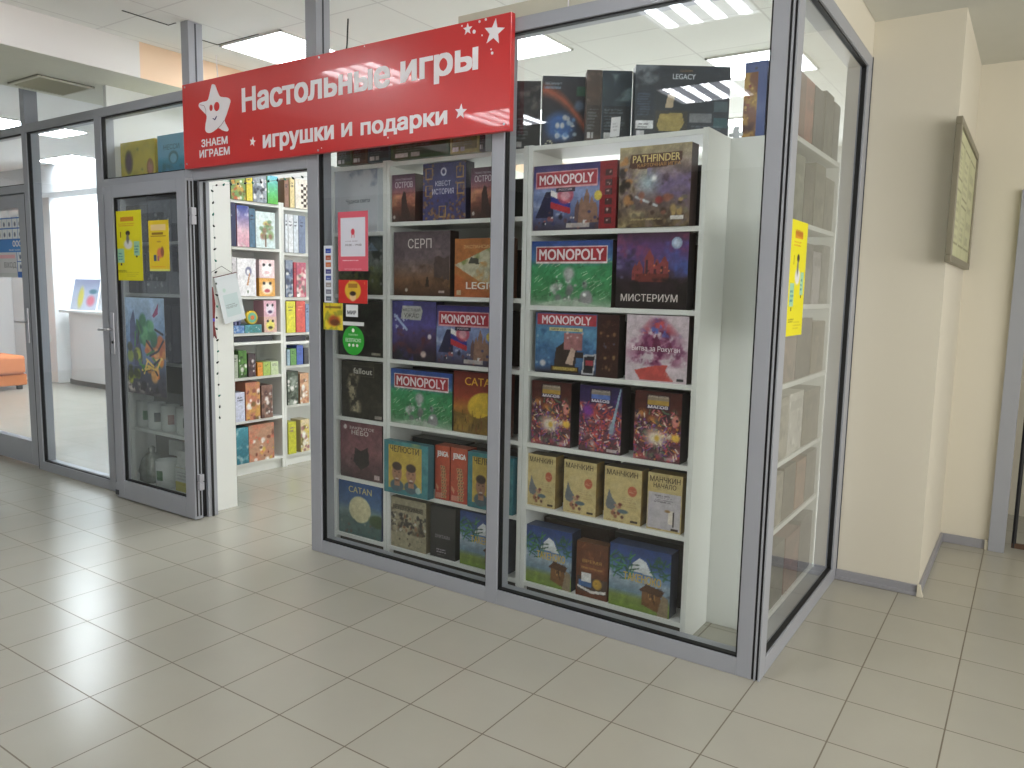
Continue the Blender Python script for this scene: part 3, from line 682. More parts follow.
def a_reku(w, h, seed):
    A = Art(w, h, C(214, 196, 205), seed, 260); A.cloud(3, C(190, 180, 190), .5, 3, .5); cx = .52
    m = np.clip(1.3 - np.abs(A.u - cx) / (.12 + .42 * (1 - np.abs(A.v - .42) * 1.9).clip(0, 1)), 0, 1)
    A.mix(np.clip((A.noise(6) - .32) * 5, 0, 1) * m * A.band(.22, .98), C(150, 70, 110)); A.mix(np.clip((A.noise(9) - .48) * 7, 0, 1) * m * A.band(.25, .8), C(110, 30, 80)); A.mix(np.clip((A.noise(7) - .5) * 7, 0, 1) * m * A.band(.7, 1), C(215, 80, 85)); A.mix(np.clip((A.noise(8) - .55) * 9, 0, 1) * m * A.band(.66, 1), C(90, 110, 200))
    for x, hh in ((.5, .72), (.27, .6), (.72, .6)): A.poly([(x - .09, .45), (x - .05, hh - .1), (x, hh), (x + .05, hh - .1), (x + .09, .45)], C(110, 34, 70), .8)
    A.poly([(.15, .16), (.45, .24), (.7, .27), (.66, .18), (.8, .02), (.25, .02)], C(205, 78, 72)); A.cloud(6, C(225, 200, 205), .55, 6, .7, A.band(0, .25)); A.rect(.84, .95, .04, .07, C(60, 60, 64)); return A.grain(.04)
def a_magic(blue):
    def f(w, h, seed):
        A = Art(w, h, C(70, 36, 34), seed, 300); top = C(60, 44, 100) if blue else C(96, 40, 36)
        A.vgrad([(0, C(90, 50, 60)), (.4, C(120, 60, 70)), (.7, top), (1, tuple(v * .8 for v in top))])
        cs = [C(235, 220, 190), C(190, 60, 70), C(120, 70, 150), C(230, 150, 60), C(50, 40, 60), C(200, 110, 120), C(90, 120, 90)]
        if blue: cs = [C(190, 60, 80), C(130, 60, 150), C(225, 90, 60), C(230, 200, 190), C(60, 40, 90), C(200, 80, 60)]
        A.spots(50, cs, (0, 1, .02, .72 if not blue else .8), (.04, .10), .8, .9); A.strokes(150, cs, (0, 1, .02, .70), .07, .012); A.spots(50, cs, (0, 1, .02, .6), (.01, .03)); A.strokes(60, [C(40, 24, 36), C(70, 30, 40)], (0, 1, .02, .7), .08, .006)
        if blue: A.poly([(.72, .3), (.80, .3), (.98, .98), (.95, .98)], C(150, 180, 200)); A.ell(.78, .38, .09, .14, C(140, 160, 180), .6); A.ell(.2, .62, .16, .14, C(130, 50, 160), .6)
        else: A.ell(.45, .34, .28, .16, C(240, 230, 200), .7, .9); A.ell(.5, .33, .07, .06, C(225, 180, 60), .6); A.ell(.88, .60, .09, .10, C(215, 130, 120), .4); A.spots(2, [C(30, 20, 30)], (.84, .94, .60, .62), (.02, .03)); A.ell(.9, .36, .12, .07, C(235, 190, 60), .5)
        A.rect(.24, .76, .74, .96, C(50, 30, 40), .6); A.rect(.28, .72, .87, .93, C(190, 180, 150), .7); A.rect(.27, .73, .81, .87, C(90, 120, 200) if blue else C(190, 150, 60)); A.rect(.26, .74, .75, .81, C(60, 40, 90)); A.lines_of_print(.28, .72, .76, .80, 1, C(235, 230, 240), .95); A.rect(.68, .92, .03, .07, C(220, 210, 210), .8 if blue else .4); return A.grain(.05)
    return f
def a_munch(start):
    def f(w, h, seed):
        A = Art(w, h, C(206, 184, 122), seed, 300); A.cloud(3, C(190, 162, 96), .5, 3, .6); A.cloud(4, C(222, 206, 150), .55, 4, .5)
        if start:
            A.rect(.04, .97, .03, .66, C(196, 190, 196)); A.cloud(3, C(180, 170, 190), .5, 3, .6, A.band(.03, .66)); A.lines_of_print(.2, .85, .50, .64, 4, C(110, 100, 110)); A.poly([(.62, .14), (.62, .38), (.78, .38), (.78, .14)], C(235, 225, 210)); A.rect(.76, .79, .10, .36, C(50, 34, 28)); A.ell(.6, .36, .10, .03, C(170, 130, 80), .4)
        else:
            A.ell(.76, .60, .13, .10, C(196, 92, 60), .15); A.lines_of_print(.66, .86, .57, .64, 2, C(225, 170, 130), .6)
            A.poly([(.04, .30), (.13, .58), (.24, .42), (.34, .34), (.28, .2), (.1, .22)], C(110, 116, 122)); A.spots(12, [C(150, 84, 60), C(90, 60, 50), C(190, 130, 110), C(120, 50, 44)], (.22, .55, .10, .34), (.025, .05)); A.ell(.52, .21, .17, .045, C(86, 108, 118), .3); A.lines_of_print(.5, .9, .30, .50, 5, C(170, 140, 90), .4)
        A.rect(.72, .92, .03, .07, C(60, 44, 34)); A.lines_of_print(.08, .6, .02, .05, 1, C(120, 90, 50), .6); return A.grain(.03)
    return f
def a_island(w, h, seed):
    A = Art(w, h, C(60, 100, 160), seed, 260); A.vgrad([(0, C(110, 140, 50)), (.18, C(130, 150, 70)), (.28, C(110, 140, 160)), (.45, C(150, 170, 190)), (.6, C(90, 130, 180)), (.75, C(50, 84, 150)), (1, C(34, 62, 132))])
    A.poly([(.3, .62), (.42, .78), (.5, .84), (.6, .80), (.72, .60)], C(215, 222, 226)); A.cloud(5, C(220, 225, 230), .55, 5, .6, A.band(.35, .62)); A.strokes(40, [C(40, 110, 70), C(70, 140, 80), C(30, 80, 60)], (0, .35, .45, .8), .14, .012); A.strokes(26, [C(60, 120, 80), C(40, 90, 70)], (.65, 1, .55, .82), .12, .012)
    A.cloud(4, C(140, 170, 60), .5, 5, .7, A.band(0, .22)); A.poly([(.55, .12), (.56, .36), (.86, .32), (.84, .04)], C(130, 84, 44)); A.strokes(10, [C(80, 50, 30), C(180, 130, 70)], (.57, .83, .08, .3), .08, .01, 1.5); A.poly([(.50, .34), (.62, .46), (.92, .40), (.86, .3)], C(90, 56, 36)); A.poly([(.80, .0), (.88, .34), (.97, .3), (.98, .0)], C(150, 130, 100)); A.cloud(6, C(60, 44, 40), .56, 6, .8, (A.u > .75) * A.band(.3, .65)); return A.grain(.05)
def a_brown(w, h, seed):
    A = Art(w, h, C(108, 56, 32), seed, 300); A.cloud(3, C(130, 70, 40), .5, 3, .6); A.rect(.04, .98, .10, .36, C(80, 60, 50)); A.rect(.1, .5, .18, .30, C(70, 110, 170)); A.rect(.18, .48, .28, .44, C(225, 225, 225)); A.ell(.68, .27, .17, .11, C(215, 165, 50), .3); A.spots(3, [C(60, 40, 30)], (.6, .76, .26, .30), (.01, .016)); A.poly([(.05, .16), (.5, .08), (.95, .12), (.95, .17), (.5, .13), (.05, .2)], C(225, 220, 215)); A.strokes(14, [C(150, 90, 50), C(80, 40, 26)], (.1, .9, .5, .9), .1, .008); A.rect(.14, .88, .48, .60, C(150, 80, 44), .6); return A.grain(.05)
def a_ostrov(w, h, seed):
    A = Art(w, h, C(110, 60, 60), seed, 300); A.vgrad([(0, C(60, 40, 36)), (.3, C(120, 66, 50)), (.5, C(190, 110, 90)), (.75, C(120, 70, 100)), (1, C(80, 44, 66))]); A.cloud(3, C(225, 160, 110), .5, 4, .7, A.band(.3, .6)); A.poly([(.4, .1), (.42, .5), (.5, .66), (.6, .6), (.68, .3), (.9, .0), (.3, 0)], C(66, 40, 36)); A.cloud(5, C(90, 54, 40), .5, 5, .8, A.band(0, .3)); A.ell(.1, .1, .06, .05, C(210, 200, 190), .4); return A.grain(.06)
def a_kvest(w, h, seed):
    A = Art(w, h, C(62, 62, 118), seed, 280); A.cloud(3, C(80, 76, 140), .5, 4, .6); A.spots(60, [C(140, 96, 60), C(170, 130, 80), C(90, 50, 60), C(50, 50, 90)], (0, 1, 0, .35), (.02, .05)); A.spots(40, [C(150, 110, 70), C(100, 60, 60)], (0, .25, 0, 1), (.02, .04)); A.spots(40, [C(150, 110, 70), C(100, 60, 60)], (.78, 1, 0, 1), (.02, .04))
    for (x0, y0) in ((.06, .72), (.06, .42), (.78, .72), (.8, .44), (.38, .05)): A.frame(x0, x0 + .17, y0, y0 + .2, C(180, 140, 80), .02)
    A.ell(.49, .84, .075, .08, C(225, 225, 240), .2); A.ell(.49, .84, .045, .05, C(62, 62, 118), .3); return A.grain(.05)
def a_serp(w, h, seed):
    A = Art(w, h, C(110, 90, 90), seed, 260); A.vgrad([(0, C(70, 46, 34)), (.25, C(130, 90, 60)), (.45, C(120, 98, 92)), (.6, C(110, 92, 98)), (1, C(92, 76, 82))]); A.cloud(4, C(170, 140, 140), .55, 4, .6, A.band(.35, .8)); A.cloud(5, C(90, 60, 40), .5, 5, .8, A.band(.1, .5)); A.poly([(.72, .3), (.73, .6), (.8, .62), (.9, .58), (.98, .62), (.98, .25)], C(84, 66, 62)); A.cloud(6, C(160, 110, 60), .55, 6, .7, A.band(.1, .35)); A.poly([(.57, .14), (.59, .30), (.62, .30), (.64, .14)], C(50, 34, 30)); A.ell(.23, .09, .03, .035, C(200, 190, 180), .4); A.rect(.8, .9, .05, .09, C(190, 170, 160)); return A.grain(.06)
def a_legion(w, h, seed):
    A = Art(w, h, C(180, 106, 50), seed, 260); A.cloud(3, C(200, 130, 60), .5, 4, .6); A.poly([(0, .55), (1, 1), (1, .2), (.5, .25)], C(195, 190, 160)); A.cloud(5, C(110, 130, 50), .45, 5, .8, (A.v < .55 + .45 * A.u) * (A.v > .5 + .3 * A.u) * 1.0); A.cloud(5, C(200, 130, 50), .5, 5, .8, (A.v < .5 + .2 * A.u) * (A.v > .2) * (A.u > .35) * 1.0); A.poly([(.26, .58), (.3, .68), (.44, .66), (.46, .56)], C(70, 70, 60)); A.poly([(.75, .5), (.7, .2), (1, .2), (1, .6)], C(110, 70, 50)); A.poly([(0, 0), (0, .4), (.75, .02), (.8, 0)], C(186, 96, 44)); A.rect(.04, .12, .03, .12, C(215, 190, 150)); return A.grain(.05)
def a_dream(w, h, seed):
    A = Art(w, h, C(60, 54, 110), seed, 260); A.vgrad([(0, C(44, 36, 44)), (.3, C(70, 50, 84)), (.6, C(84, 74, 150)), (1, C(60, 56, 112))]); A.cloud(3, C(90, 90, 190), .5, 4, .7, (A.u < .5) * 1.0); A.cloud(5, C(110, 56, 56), .5, 5, .8, A.band(.1, .55)); A.line(.06, .76, .34, .52, .03, C(170, 190, 230)); A.spots(10, [C(200, 210, 235)], (.05, .35, .5, .8), (.015, .03)); A.ell(.86, .42, .05, .05, C(220, 210, 215), .4); A.ell(.72, .12, .08, .07, C(215, 190, 180), .5); A.cloud(6, C(40, 50, 44), .55, 6, .8, A.band(0, .25)); A.poly([(.2, .70), (.24, .92), (.66, .92), (.70, .84), (.66, .68)], C(180, 180, 172)); return A.grain(.05)
def a_sun(night):
    def f(w, h, seed):
        A = Art(w, h, C(140, 60, 40), seed, 260)
        if night:
            A.vgrad([(0, C(70, 100, 100)), (.3, C(80, 110, 110)), (.45, C(110, 140, 140)), (.6, C(60, 100, 150)), (1, C(30, 80, 150))]); A.ell(.5, .50, .27, .26, C(214, 206, 158), .1); A.poly([(0, .3), (.2, .34), (.5, .24), (.75, .3), (1, .22), (1, 0), (0, 0)], C(76, 108, 104)); A.ell(.9, .34, .22, .14, C(60, 84, 44), .3); A.spots(14, [C(60, 84, 80), C(110, 80, 60), C(150, 160, 150)], (.05, .9, .03, .28), (.02, .05), .6)
        else:
            A.vgrad([(0, C(110, 80, 30)), (.3, C(150, 100, 34)), (.42, C(190, 120, 40)), (.6, C(160, 60, 40)), (1, C(110, 34, 30))]); A.ell(.62, .44, .36, .26, C(232, 190, 50), .1); A.poly([(0, .34), (.3, .30), (.5, .26), (.75, .36), (1, .3), (1, 0), (0, 0)], C(126, 96, 34)); A.cloud(5, C(170, 130, 40), .5, 5, .7, A.band(0, .34)); A.strokes(20, [C(90, 60, 20), C(130, 60, 30)], (0, .6, .02, .3), .08, .008, 1.5)
        return A.grain(.04)
    return f
def a_teal(w, h, seed):
    A = Art(w, h, C(50, 130, 140), seed, 260); A.cloud(5, C(80, 160, 165), .5, 5, .7); A.cloud(5, C(34, 100, 120), .55, 5, .6); A.rect(.10, .86, .10, .93, C(206, 172, 60)); A.cloud(3, C(220, 190, 80), .5, 3, .5, ((A.u > .1) & (A.u < .84) & (A.v > .1)) * 1.0)
    for cx, sk in ((.30, C(170, 120, 90)), (.62, C(180, 128, 98))):
        A.ell(cx, .16, .17, .13, C(70, 96, 110), .2); A.rect(cx - .06, cx + .06, .16, .30, sk); A.ell(cx, .40, .12, .18, sk, .15); A.ell(cx, .53, .125, .09, C(60, 40, 32), .25); A.ell(cx - .045, .42, .02, .015, C(40, 30, 30), .5); A.ell(cx + .045, .42, .02, .015, C(40, 30, 30), .5); A.ell(cx, .34, .03, .03, tuple(v * .85 for v in sk), .5); A.ell(cx, .29, .05, .02, C(230, 215, 205), .4); A.ell(cx, .26, .08, .03, C(110, 70, 56), .6)
    A.rect(0, .1, 0, 1, C(50, 130, 140), .3); A.ell(.78, .13, .07, .07, C(170, 200, 195), .3); return A.grain(.03)
def a_tower(w, h, seed):
    A = Art(w, h, C(200, 74, 44), seed, 320); A.cloud(3, C(215, 96, 56), .5, 3, .6); A.poly([(0, .3), (.35, .2), (1, .3), (1, 0), (0, 0)], C(190, 60, 40))
    x = .4
    for k in range(11):
        y = .04 + k * .055; x += [.03, -.02, .04, -.03, .02, -.04, .03, -.05, .02, -.03, -.04][k]; A.poly([(x, y), (x + .02, y + .045), (x + .36, y + .04), (x + .34, y - .005)], C(206, 150, 96)); A.ell(x + .1, y + .02, .05, .014, C(60, 34, 28), .3); A.ell(x + .26, y + .02, .05, .014, C(90, 60, 44), .3)
    A.poly([(.05, .30), (.25, .22), (.2, .16), (.05, .22)], C(230, 180, 130), .7); A.rect(.05, .5, .03, .12, C(220, 170, 150), .6); return A.grain(.03)
def a_figures(w, h, seed):
    A = Art(w, h, C(168, 158, 126), seed, 280); A.cloud(4, C(90, 76, 58), .42, 5, .9, A.band(.28, .8)); A.cloud(7, C(50, 44, 40), .52, 7, .9, A.band(.3, .72)); A.spots(36, [C(90, 70, 50), C(150, 110, 80), C(50, 46, 44), C(200, 196, 180), C(130, 80, 50)], (.02, .98, .3, .68), (.02, .05)); A.spots(5, [C(90, 76, 60)], (.2, .9, .06, .22), (.02, .03)); A.rect(.06, .92, .76, .87, C(80, 70, 56), .5); return A.grain(.05)
def a_black(w, h, seed):
    A = Art(w, h, C(42, 40, 40), seed, 300); A.cloud(3, C(54, 52, 50), .5, 3, .6); A.lines_of_print(.25, .72, .10, .20, 2, C(190, 180, 190), .8); A.lines_of_print(.3, .6, .05, .08, 1, C(150, 140, 140), .7); return A.grain(.03)
def a_white(w, h, seed):
    A = Art(w, h, C(196, 200, 206), seed, 200); A.cloud(2, C(214, 216, 220), .5, 3, .6); A.cloud(4, C(120, 130, 155), .45, 5, .7, (A.v > .83 - .25 * A.u) * (A.u > .3) * (A.v > .72) * 1.0); return A
def a_mill(w, h, seed):
    A = Art(w, h, C(84, 92, 84), seed, 240); A.vgrad([(0, C(60, 60, 40)), (.3, C(96, 104, 60)), (.55, C(120, 128, 122)), (1, C(70, 80, 84))]); A.cloud(5, C(40, 44, 40), .5, 5, .8); A.spots(20, [C(130, 130, 60), C(150, 150, 150), C(60, 70, 50)], (.2, 1, .05, .8), (.03, .07), .6); A.poly([(.6, .75), (.75, .9), (.9, .75)], C(110, 130, 150)); return A.grain(.07)
def a_dark(w, h, seed):
    A = Art(w, h, C(48, 46, 42), seed, 240); A.cloud(4, C(70, 66, 56), .5, 4, .8); A.cloud(3, C(60, 84, 60), .6, 5, .8); A.rect(.75, .95, .04, .08, C(190, 180, 160), .8); return A.grain(.06)
def a_metal(w, h, seed):
    A = Art(w, h, C(56, 52, 44), seed, 280); A.cloud(3, C(76, 70, 58), .5, 4, .8); A.cloud(7, C(196, 182, 146), .40, 7, .9, np.clip(1.5 - np.abs(A.u - .30 - .05 * np.sin(A.v * 9)) / .11, 0, 1) * A.band(.08, .8)); A.rect(.82, .98, .03, .08, C(190, 180, 170), .8); A.frame(.28, .80, .74, .93, C(90, 84, 70), .015); return A.grain(.08)
def a_sky(w, h, seed):
    A = Art(w, h, C(120, 74, 80), seed, 280); A.vgrad([(0, C(70, 44, 48)), (.5, C(140, 86, 92)), (1, C(120, 72, 80))]); A.cloud(3, C(170, 120, 120), .5, 3, .6); A.poly([(.32, .3), (.36, .55), (.5, .5), (.66, .58), (.7, .28), (.5, .16)], C(56, 44, 44)); A.cloud(7, C(40, 34, 36), .5, 7, .8, A.band(.2, .5) * (np.abs(A.u - .5) < .25)); A.ell(.12, .90, .05, .05, C(225, 215, 210), .4); A.rect(.82, .94, .04, .12, C(225, 200, 200), .8); return A.grain(.06)
def a_back(c1, c2, splash=None):
    def f(w, h, seed):
        A = Art(w, h, c1, seed, 240); A.cloud(3, c2, .5, 4, .6)
        if splash: splash(A)
        else:
            A.cloud(5, tuple(min(1, v + .25) for v in c2), .52, 6, .8, A.band(.55, .97)); A.rect(.05, .95, .08, .5, tuple(v * .7 for v in c1)); A.lines_of_print(.1, .8, .16, .48, 7, C(130, 140, 150), .6); A.rect(.08, .3, .04, .12, C(215, 215, 215)); A.rect(.36, .5, .04, .12, C(180, 180, 180))
        return A.grain(.05)
    return f
def sp_planet(A):
    A.vgrad([(0, C(30, 40, 60)), (.5, C(34, 36, 48)), (.8, C(52, 52, 66)), (1, C(50, 56, 70))]); m = np.clip(1 - np.abs(A.v - (.80 - .55 * A.u ** 1.8)) / .13, 0, 1); A.mix(m, C(190, 90, 60)); A.ell(.42, .28, .42, .26, C(44, 100, 180), .5); A.spots(24, [C(170, 190, 210), C(90, 140, 200), C(220, 220, 220)], (.3, .75, .12, .42), (.02, .05)); A.ell(.84, .58, .15, .1, C(90, 110, 140), .5); A.rect(.78, .98, .72, .86, C(50, 100, 80)); A.lines_of_print(.05, .5, .82, .92, 2, C(180, 190, 200), .5); A.spots(4, [C(220, 220, 180)], (.05, .4, .02, .08), (.015, .025))
def sp_legacy(A):
    A.vgrad([(0, C(44, 54, 66)), (.6, C(40, 50, 62)), (1, C(48, 56, 70))]); A.cloud(4, C(130, 140, 150), .5, 6, .8, ((A.u < .3) & (A.v > .66)) * 1.0); A.rect(.02, .2, .30, .64, C(34, 46, 64)); A.lines_of_print(.03, .19, .30, .62, 9, C(90, 110, 140), .5); A.rect(.22, .56, .08, .36, C(60, 60, 54)); A.poly([(.24, .16), (.27, .32), (.5, .34), (.53, .2), (.48, .08), (.27, .08)], C(170, 150, 80)); A.rect(.02, .2, .10, .22, C(225, 228, 232)); A.lines_of_print(.04, .18, .12, .20, 2, C(60, 60, 80), .8); A.rect(.03, .11, .0, .08, C(210, 210, 215)); A.rect(.58, .82, .20, .34, C(120, 124, 130)); A.rect(.84, .98, .36, .50, C(70, 90, 100)); A.rect(.84, .98, .14, .28, C(50, 90, 100)); A.lines_of_print(.6, .95, .1, .18, 2, C(120, 130, 140), .5); A.poly([(.32, .40), (.35, .60), (.42, .58), (.4, .4)], C(190, 170, 140))

_proto = {}
def game(x0, x1, z0, h, y, d, art, side, label, titles=(), key=None, group=None, stripes=None, name='game_box', top=None, rot='y', seed=None):
    """rot 'y': front faces the corridor (x0..x1 along x). rot 'x': front faces +x, x0..x1 are y extents and y is the x of the front"""
    w = x1 - x0
    if key and key in _proto:
        o = copy_tree(_proto[key]); 
        pw, ph = _proto[key]['_w'], _proto[key]['_h']; o.scale = (w / pw, 1, h / ph)
    else:
        sd = seed if seed is not None else len(_proto) * 13 + int(abs(x0 * 1000)) % 977
        o = printed_box(name, w, h, d, art(w, h, sd), side, top=top, stripes=stripes)
        for t_ in titles:
            s, cx, cz, tw, th, c = t_[:6]; b = t_[6] if len(t_) > 6 else .015
            lettering(s, (cx - tw / 2 - .5) * w, (cx + tw / 2 - .5) * w, (cz - th / 2) * h, (cz + th / 2) * h, -.0009, ink(c), o, b)
        if key: _proto[key] = o; o['_w'] = w; o['_h'] = h
    if rot == 'y': o.location = ((x0 + x1) / 2, y, z0 + .0006)
    else: o.location = (y, (x0 + x1) / 2, z0 + .0006); o.rotation_euler = (0, 0, math.pi / 2)
    thing(o, label, 'game box', group)
    return o

MW = C(240, 225, 228)
def mono_t(cx, cz, w, h): return ('MONOPOLY', cx, cz, w, h, MW, .03)
G1 = 'games on the shelves right of the middle post'; G2 = 'games on the shelves left of the middle post'
# --- right bookcase
game(-1.212, -.780, 1.806, .295, .152, .07, a_mono('red'), C(120, 24, 30), 'red-bannered city game box with flag and red strip, top left of the right bookcase', [mono_t(.405, .775, .66, .15), ('РОССИЯ', .40, .615, .16, .03, C(220, 210, 220))], key='mred', group=G1)
game(-.765, -.438, 1.806, .340, .145, .075, a_path, C(74, 50, 44), 'tan and purple fantasy card game box, top right of the right bookcase', [('PATHFINDER', .52, .845, .66, .09, C(225, 205, 140), .02), ('КАРТОЧНАЯ ИГРА', .56, .765, .60, .045, C(200, 150, 90), .01)], group=G1)
game(-1.217, -.790, 1.457, .300, .155, .06, a_mono('green'), C(50, 30, 34), 'green and blue game box with red title banner, second row of the right bookcase', [mono_t(.5, .79, .80, .17)], key='mgreen', group=G1)
game(-.768, -.436, 1.457, .326, .153, .075, a_myst, C(34, 24, 28), 'dark purple castle game box in the second row of the right bookcase', [('МИСТЕРИУМ', .48, .145, .80, .10, C(225, 215, 210), .01)], group=G1)
game(-1.185, -.745, 1.14, .285, .155, .06, a_mono('blue'), C(30, 20, 22), 'blue game box with red title banner and brown side strip, third row', [mono_t(.38, .885, .60, .14), ('БАНК БЕЗ ГРАНИЦ', .37, .73, .34, .04, C(60, 50, 30)), ('МИЛЛИОНЕР', .37, .086, .26, .05, C(225, 205, 120))], group=G1)
game(-.708, -.420, 1.14, .290, .155, .07, a_reku, C(60, 44, 40), 'pale pink game box with a purple pagoda scene, third row of the right bookcase', [('Битва за Рокуган', .49, .49, .78, .10, C(250, 240, 245), .005)], group=G1)
for i, (a, b, k, art, l) in enumerate(((-1.2, -.982, 'mgA', a_magic(False), 'red-brown box of colourful creatures, leftmost in the fourth row'), (-.935, -.719, 'mgB', a_magic(True), 'purple box with a silver sword, middle of the fourth row'), (-.655, -.436, 'mgA', a_magic(False), 'red-brown box of colourful creatures, rightmost in the fourth row'))):
    game(a, b, .79, .308, .158, .09, art, C(30, 22, 28), l, [('МАГОВ', .5, .78, .42, .045, C(235, 230, 240), .03), ('ЭПИЧНЫЕ СХВАТКИ', .5, .93, .42, .03, C(215, 205, 190), .01)], key=k, group=G1, seed=41 + i * 7)
for i, (a, b, l) in enumerate(((-1.217, -1.060, 'leftmost of the three identical yellow card game boxes in the fifth row'), (-1.013, -.839, 'middle one of the three identical yellow card game boxes in the fifth row'), (-.796, -.611, 'rightmost of the three identical yellow card game boxes in the fifth row'))):
    game(a, b, .478, .256, .165, .075, a_munch(False), C(150, 124, 66), l, [('МАНЧКИН', .48, .90, .84, .10, C(50, 34, 24), .01)], key='mun', group=G1, stripes=C(110, 84, 40), top=C(96, 74, 40))
game(-.581, -.419, .478, .258, .165, .075, a_munch(True), C(150, 124, 66), 'pale yellow and grey card game box at the right end of the fifth row', [('МАНЧКИН', .5, .90, .88, .10, C(50, 34, 24), .01), ('НАЧАЛО', .5, .79, .66, .085, C(50, 34, 24), .01)], group=G1)
game(-1.217, -.958, .085, .292, .165, .085, a_island, C(30, 40, 64), 'blue and green island game box on the bottom shelf, left of the brown box', [('ТАКЕНОКО', .55, .52, .62, .13, C(206, 176, 80), .02)], key='isl', group=G1, top=C(44, 66, 110))
game(-.930, -.762, .085, .266, .162, .06, a_brown, C(96, 50, 30), 'small brown game box between the two blue island boxes on the bottom shelf', [('ВРЕМЯ', .5, .66, .6, .06, C(196, 150, 80), .01), ('ПРИКЛЮЧЕНИЙ', .5, .54, .66, .05, C(206, 160, 90), .01)], group=G1, top=C(120, 80, 50))
game(-.752, -.452, .085, .296, .158, .085, a_island, C(30, 40, 64), 'blue and green island game box on the bottom shelf, right of the brown box', key='isl', group=G1)
# --- left bookcase
def ost(l, a, b): game(a, b, 1.876, .245, .156, .07, a_ostrov, C(66, 40, 38), l, [('ТАИНСТВЕННЫЙ', .5, .90, .72, .05, C(200, 190, 200), .005), ('ОСТРОВ', .52, .78, .76, .13, C(225, 215, 220), .01)], key='ostr', group=G2)
ost('brown sunset island game box left of the tall purple one in the top row', -2.112, -1.950)
game(-1.896, -1.617, 1.876, .286, .156, .07, a_kvest, C(44, 40, 66), 'tall purple game box with gold emblems in the top row', [('КВЕСТ', .48, .64, .36, .09, C(215, 215, 235), .01), ('ИСТОРИЯ', .48, .50, .50, .10, C(215, 215, 235), .01)], group=G2)
ost('brown sunset island game box right of the tall purple one, half behind the post', -1.584, -1.424)
game(-2.098, -1.712, 1.487, .335, .156, .07, a_serp, C(50, 34, 30), 'large grey-brown misty landscape game box in the second row', [('СЕРП', .47, .815, .42, .15, C(225, 215, 210), .005)], group=G2)
game(-1.682, -1.345, 1.487, .292, .156, .07, a_legion, C(90, 50, 30), 'orange game box with a diamond panel in the second row by the post', [('ЭКСПАНСИЯ', .42, .86, .5, .06, C(225, 180, 120), .01), ('LEGION', .60, .20, .76, .12, C(240, 235, 225), .03)], group=G2)
game(-2.110, -1.803, 1.14, .318, .156, .07, a_dream, C(40, 36, 60), 'dark violet game box with a pale title plate in the third row', [('МЕСТНЫЙ', .45, .86, .40, .06, C(70, 64, 74), .01), ('УЖАС', .45, .76, .34, .07, C(70, 64, 74), .01)], group=G2)
game(-1.797, -1.365, 1.14, .302, .154, .07, a_mono('red'), C(90, 24, 30), 'red-bannered city game box with flag in the third row, cut by the post', key='mred', group=G2)
game(-2.119, -1.688, .79, .300, .154, .06, a_mono('green'), C(60, 24, 24), 'green and blue game box with red banner beside the yellow sunset box', key='mgreen', group=G2)
game(-1.680, -1.348, .79, .318, .156, .07, a_sun(False), C(90, 34, 26), 'dark red game box with a yellow sunset in the fourth row', [('CATAN', .53, .85, .62, .13, C(232, 176, 60), .015)], group=G2)
def teal(l, a, b, z, y): game(a, b, z, .290, y, .048, a_teal, C(40, 110, 124), l, [('ЧЕЛЮСТИ', .47, .86, .66, .12, C(44, 34, 26), .015)], key='teal', group=G2, top=C(56, 120, 130))
teal('teal and yellow game box with two faces left of the orange tower boxes', -2.119, -1.803, .41, .100)
for a, b, l in ((-1.8, -1.703, 'orange stacking-block game box, left one of the pair'), (-1.695, -1.585, 'orange stacking-block game box, right one of the pair')):
    game(a, b, .41, .292, .156, .08, a_tower, C(150, 50, 34), l, [('JENGA', .52, .84, .78, .13, C(240, 240, 240), .03)], key='jen', group=G2, top=C(190, 90, 60))
teal('teal and yellow game box with faces right of the orange tower boxes', -1.570, -1.290, .41, .140)
game(-2.118, -1.862, .085, .285, .155, .08, a_figures, C(110, 100, 76), 'khaki game box crowded with soldiers on the bottom shelf', [('НЕУДЕРЖИМЫЕ', .48, .80, .84, .10, C(54, 44, 34), .01)], group=G2)
game(-1.836, -1.663, .085, .284, .160, .09, a_black, C(20, 18, 20), 'plain black game box on the bottom shelf beside the khaki one', [('ОНИТАМА', .5, .42, .60, .07, C(150, 144, 150), .004)], group=G2)
game(-1.632, -1.332, .085, .290, .160, .08, a_island, C(30, 40, 64), 'blue and green island game box on the bottom shelf left of the middle post', key='isl', group=G2)
# --- narrow bookcase
G3 = 'games on the narrow bookcase behind the stickers'
game(-2.548, -2.22, 1.83, .335, .157, .06, a_white, C(190, 194, 200), 'white game box with thin grey title at the top of the narrow bookcase', [('Чудеса света', .55, .50, .56, .085, C(70, 74, 84), .0)], group=G3)
game(-2.52, -2.181, 1.486, .318, .157, .06, a_mill, C(50, 54, 46), 'grey-green landscape game box behind the pink framed notice', group=G3)
game(-2.532, -2.181, 1.14, .312, .157, .06, a_dark, C(36, 34, 32), 'black game box behind the green oval sticker', group=G3)
game(-2.510, -2.188, .781, .327, .160, .06, a_metal, C(34, 32, 28), 'dark olive game box with a pale rusty figure, under the oval sticker', [('fallout', .53, .835, .46, .10, C(215, 210, 200), .02)], group=G3)
game(-2.523, -2.192, .427, .328, .160, .06, a_sky, C(60, 40, 44), 'dusky pink game box with a dark floating island', [('ЗАКРЫТОЕ', .52, .90, .6, .05, C(225, 215, 210), .005), ('НЕБО', .48, .82, .40, .085, C(230, 222, 215), .01)], group=G3)
game(-2.540, -2.197, .085, .316, .160, .07, a_sun(True), C(30, 60, 100), 'blue game box with a pale moon at the foot of the narrow bookcase', [('CATAN', .51, .86, .54, .12, C(196, 186, 130), .015)], group=G3)

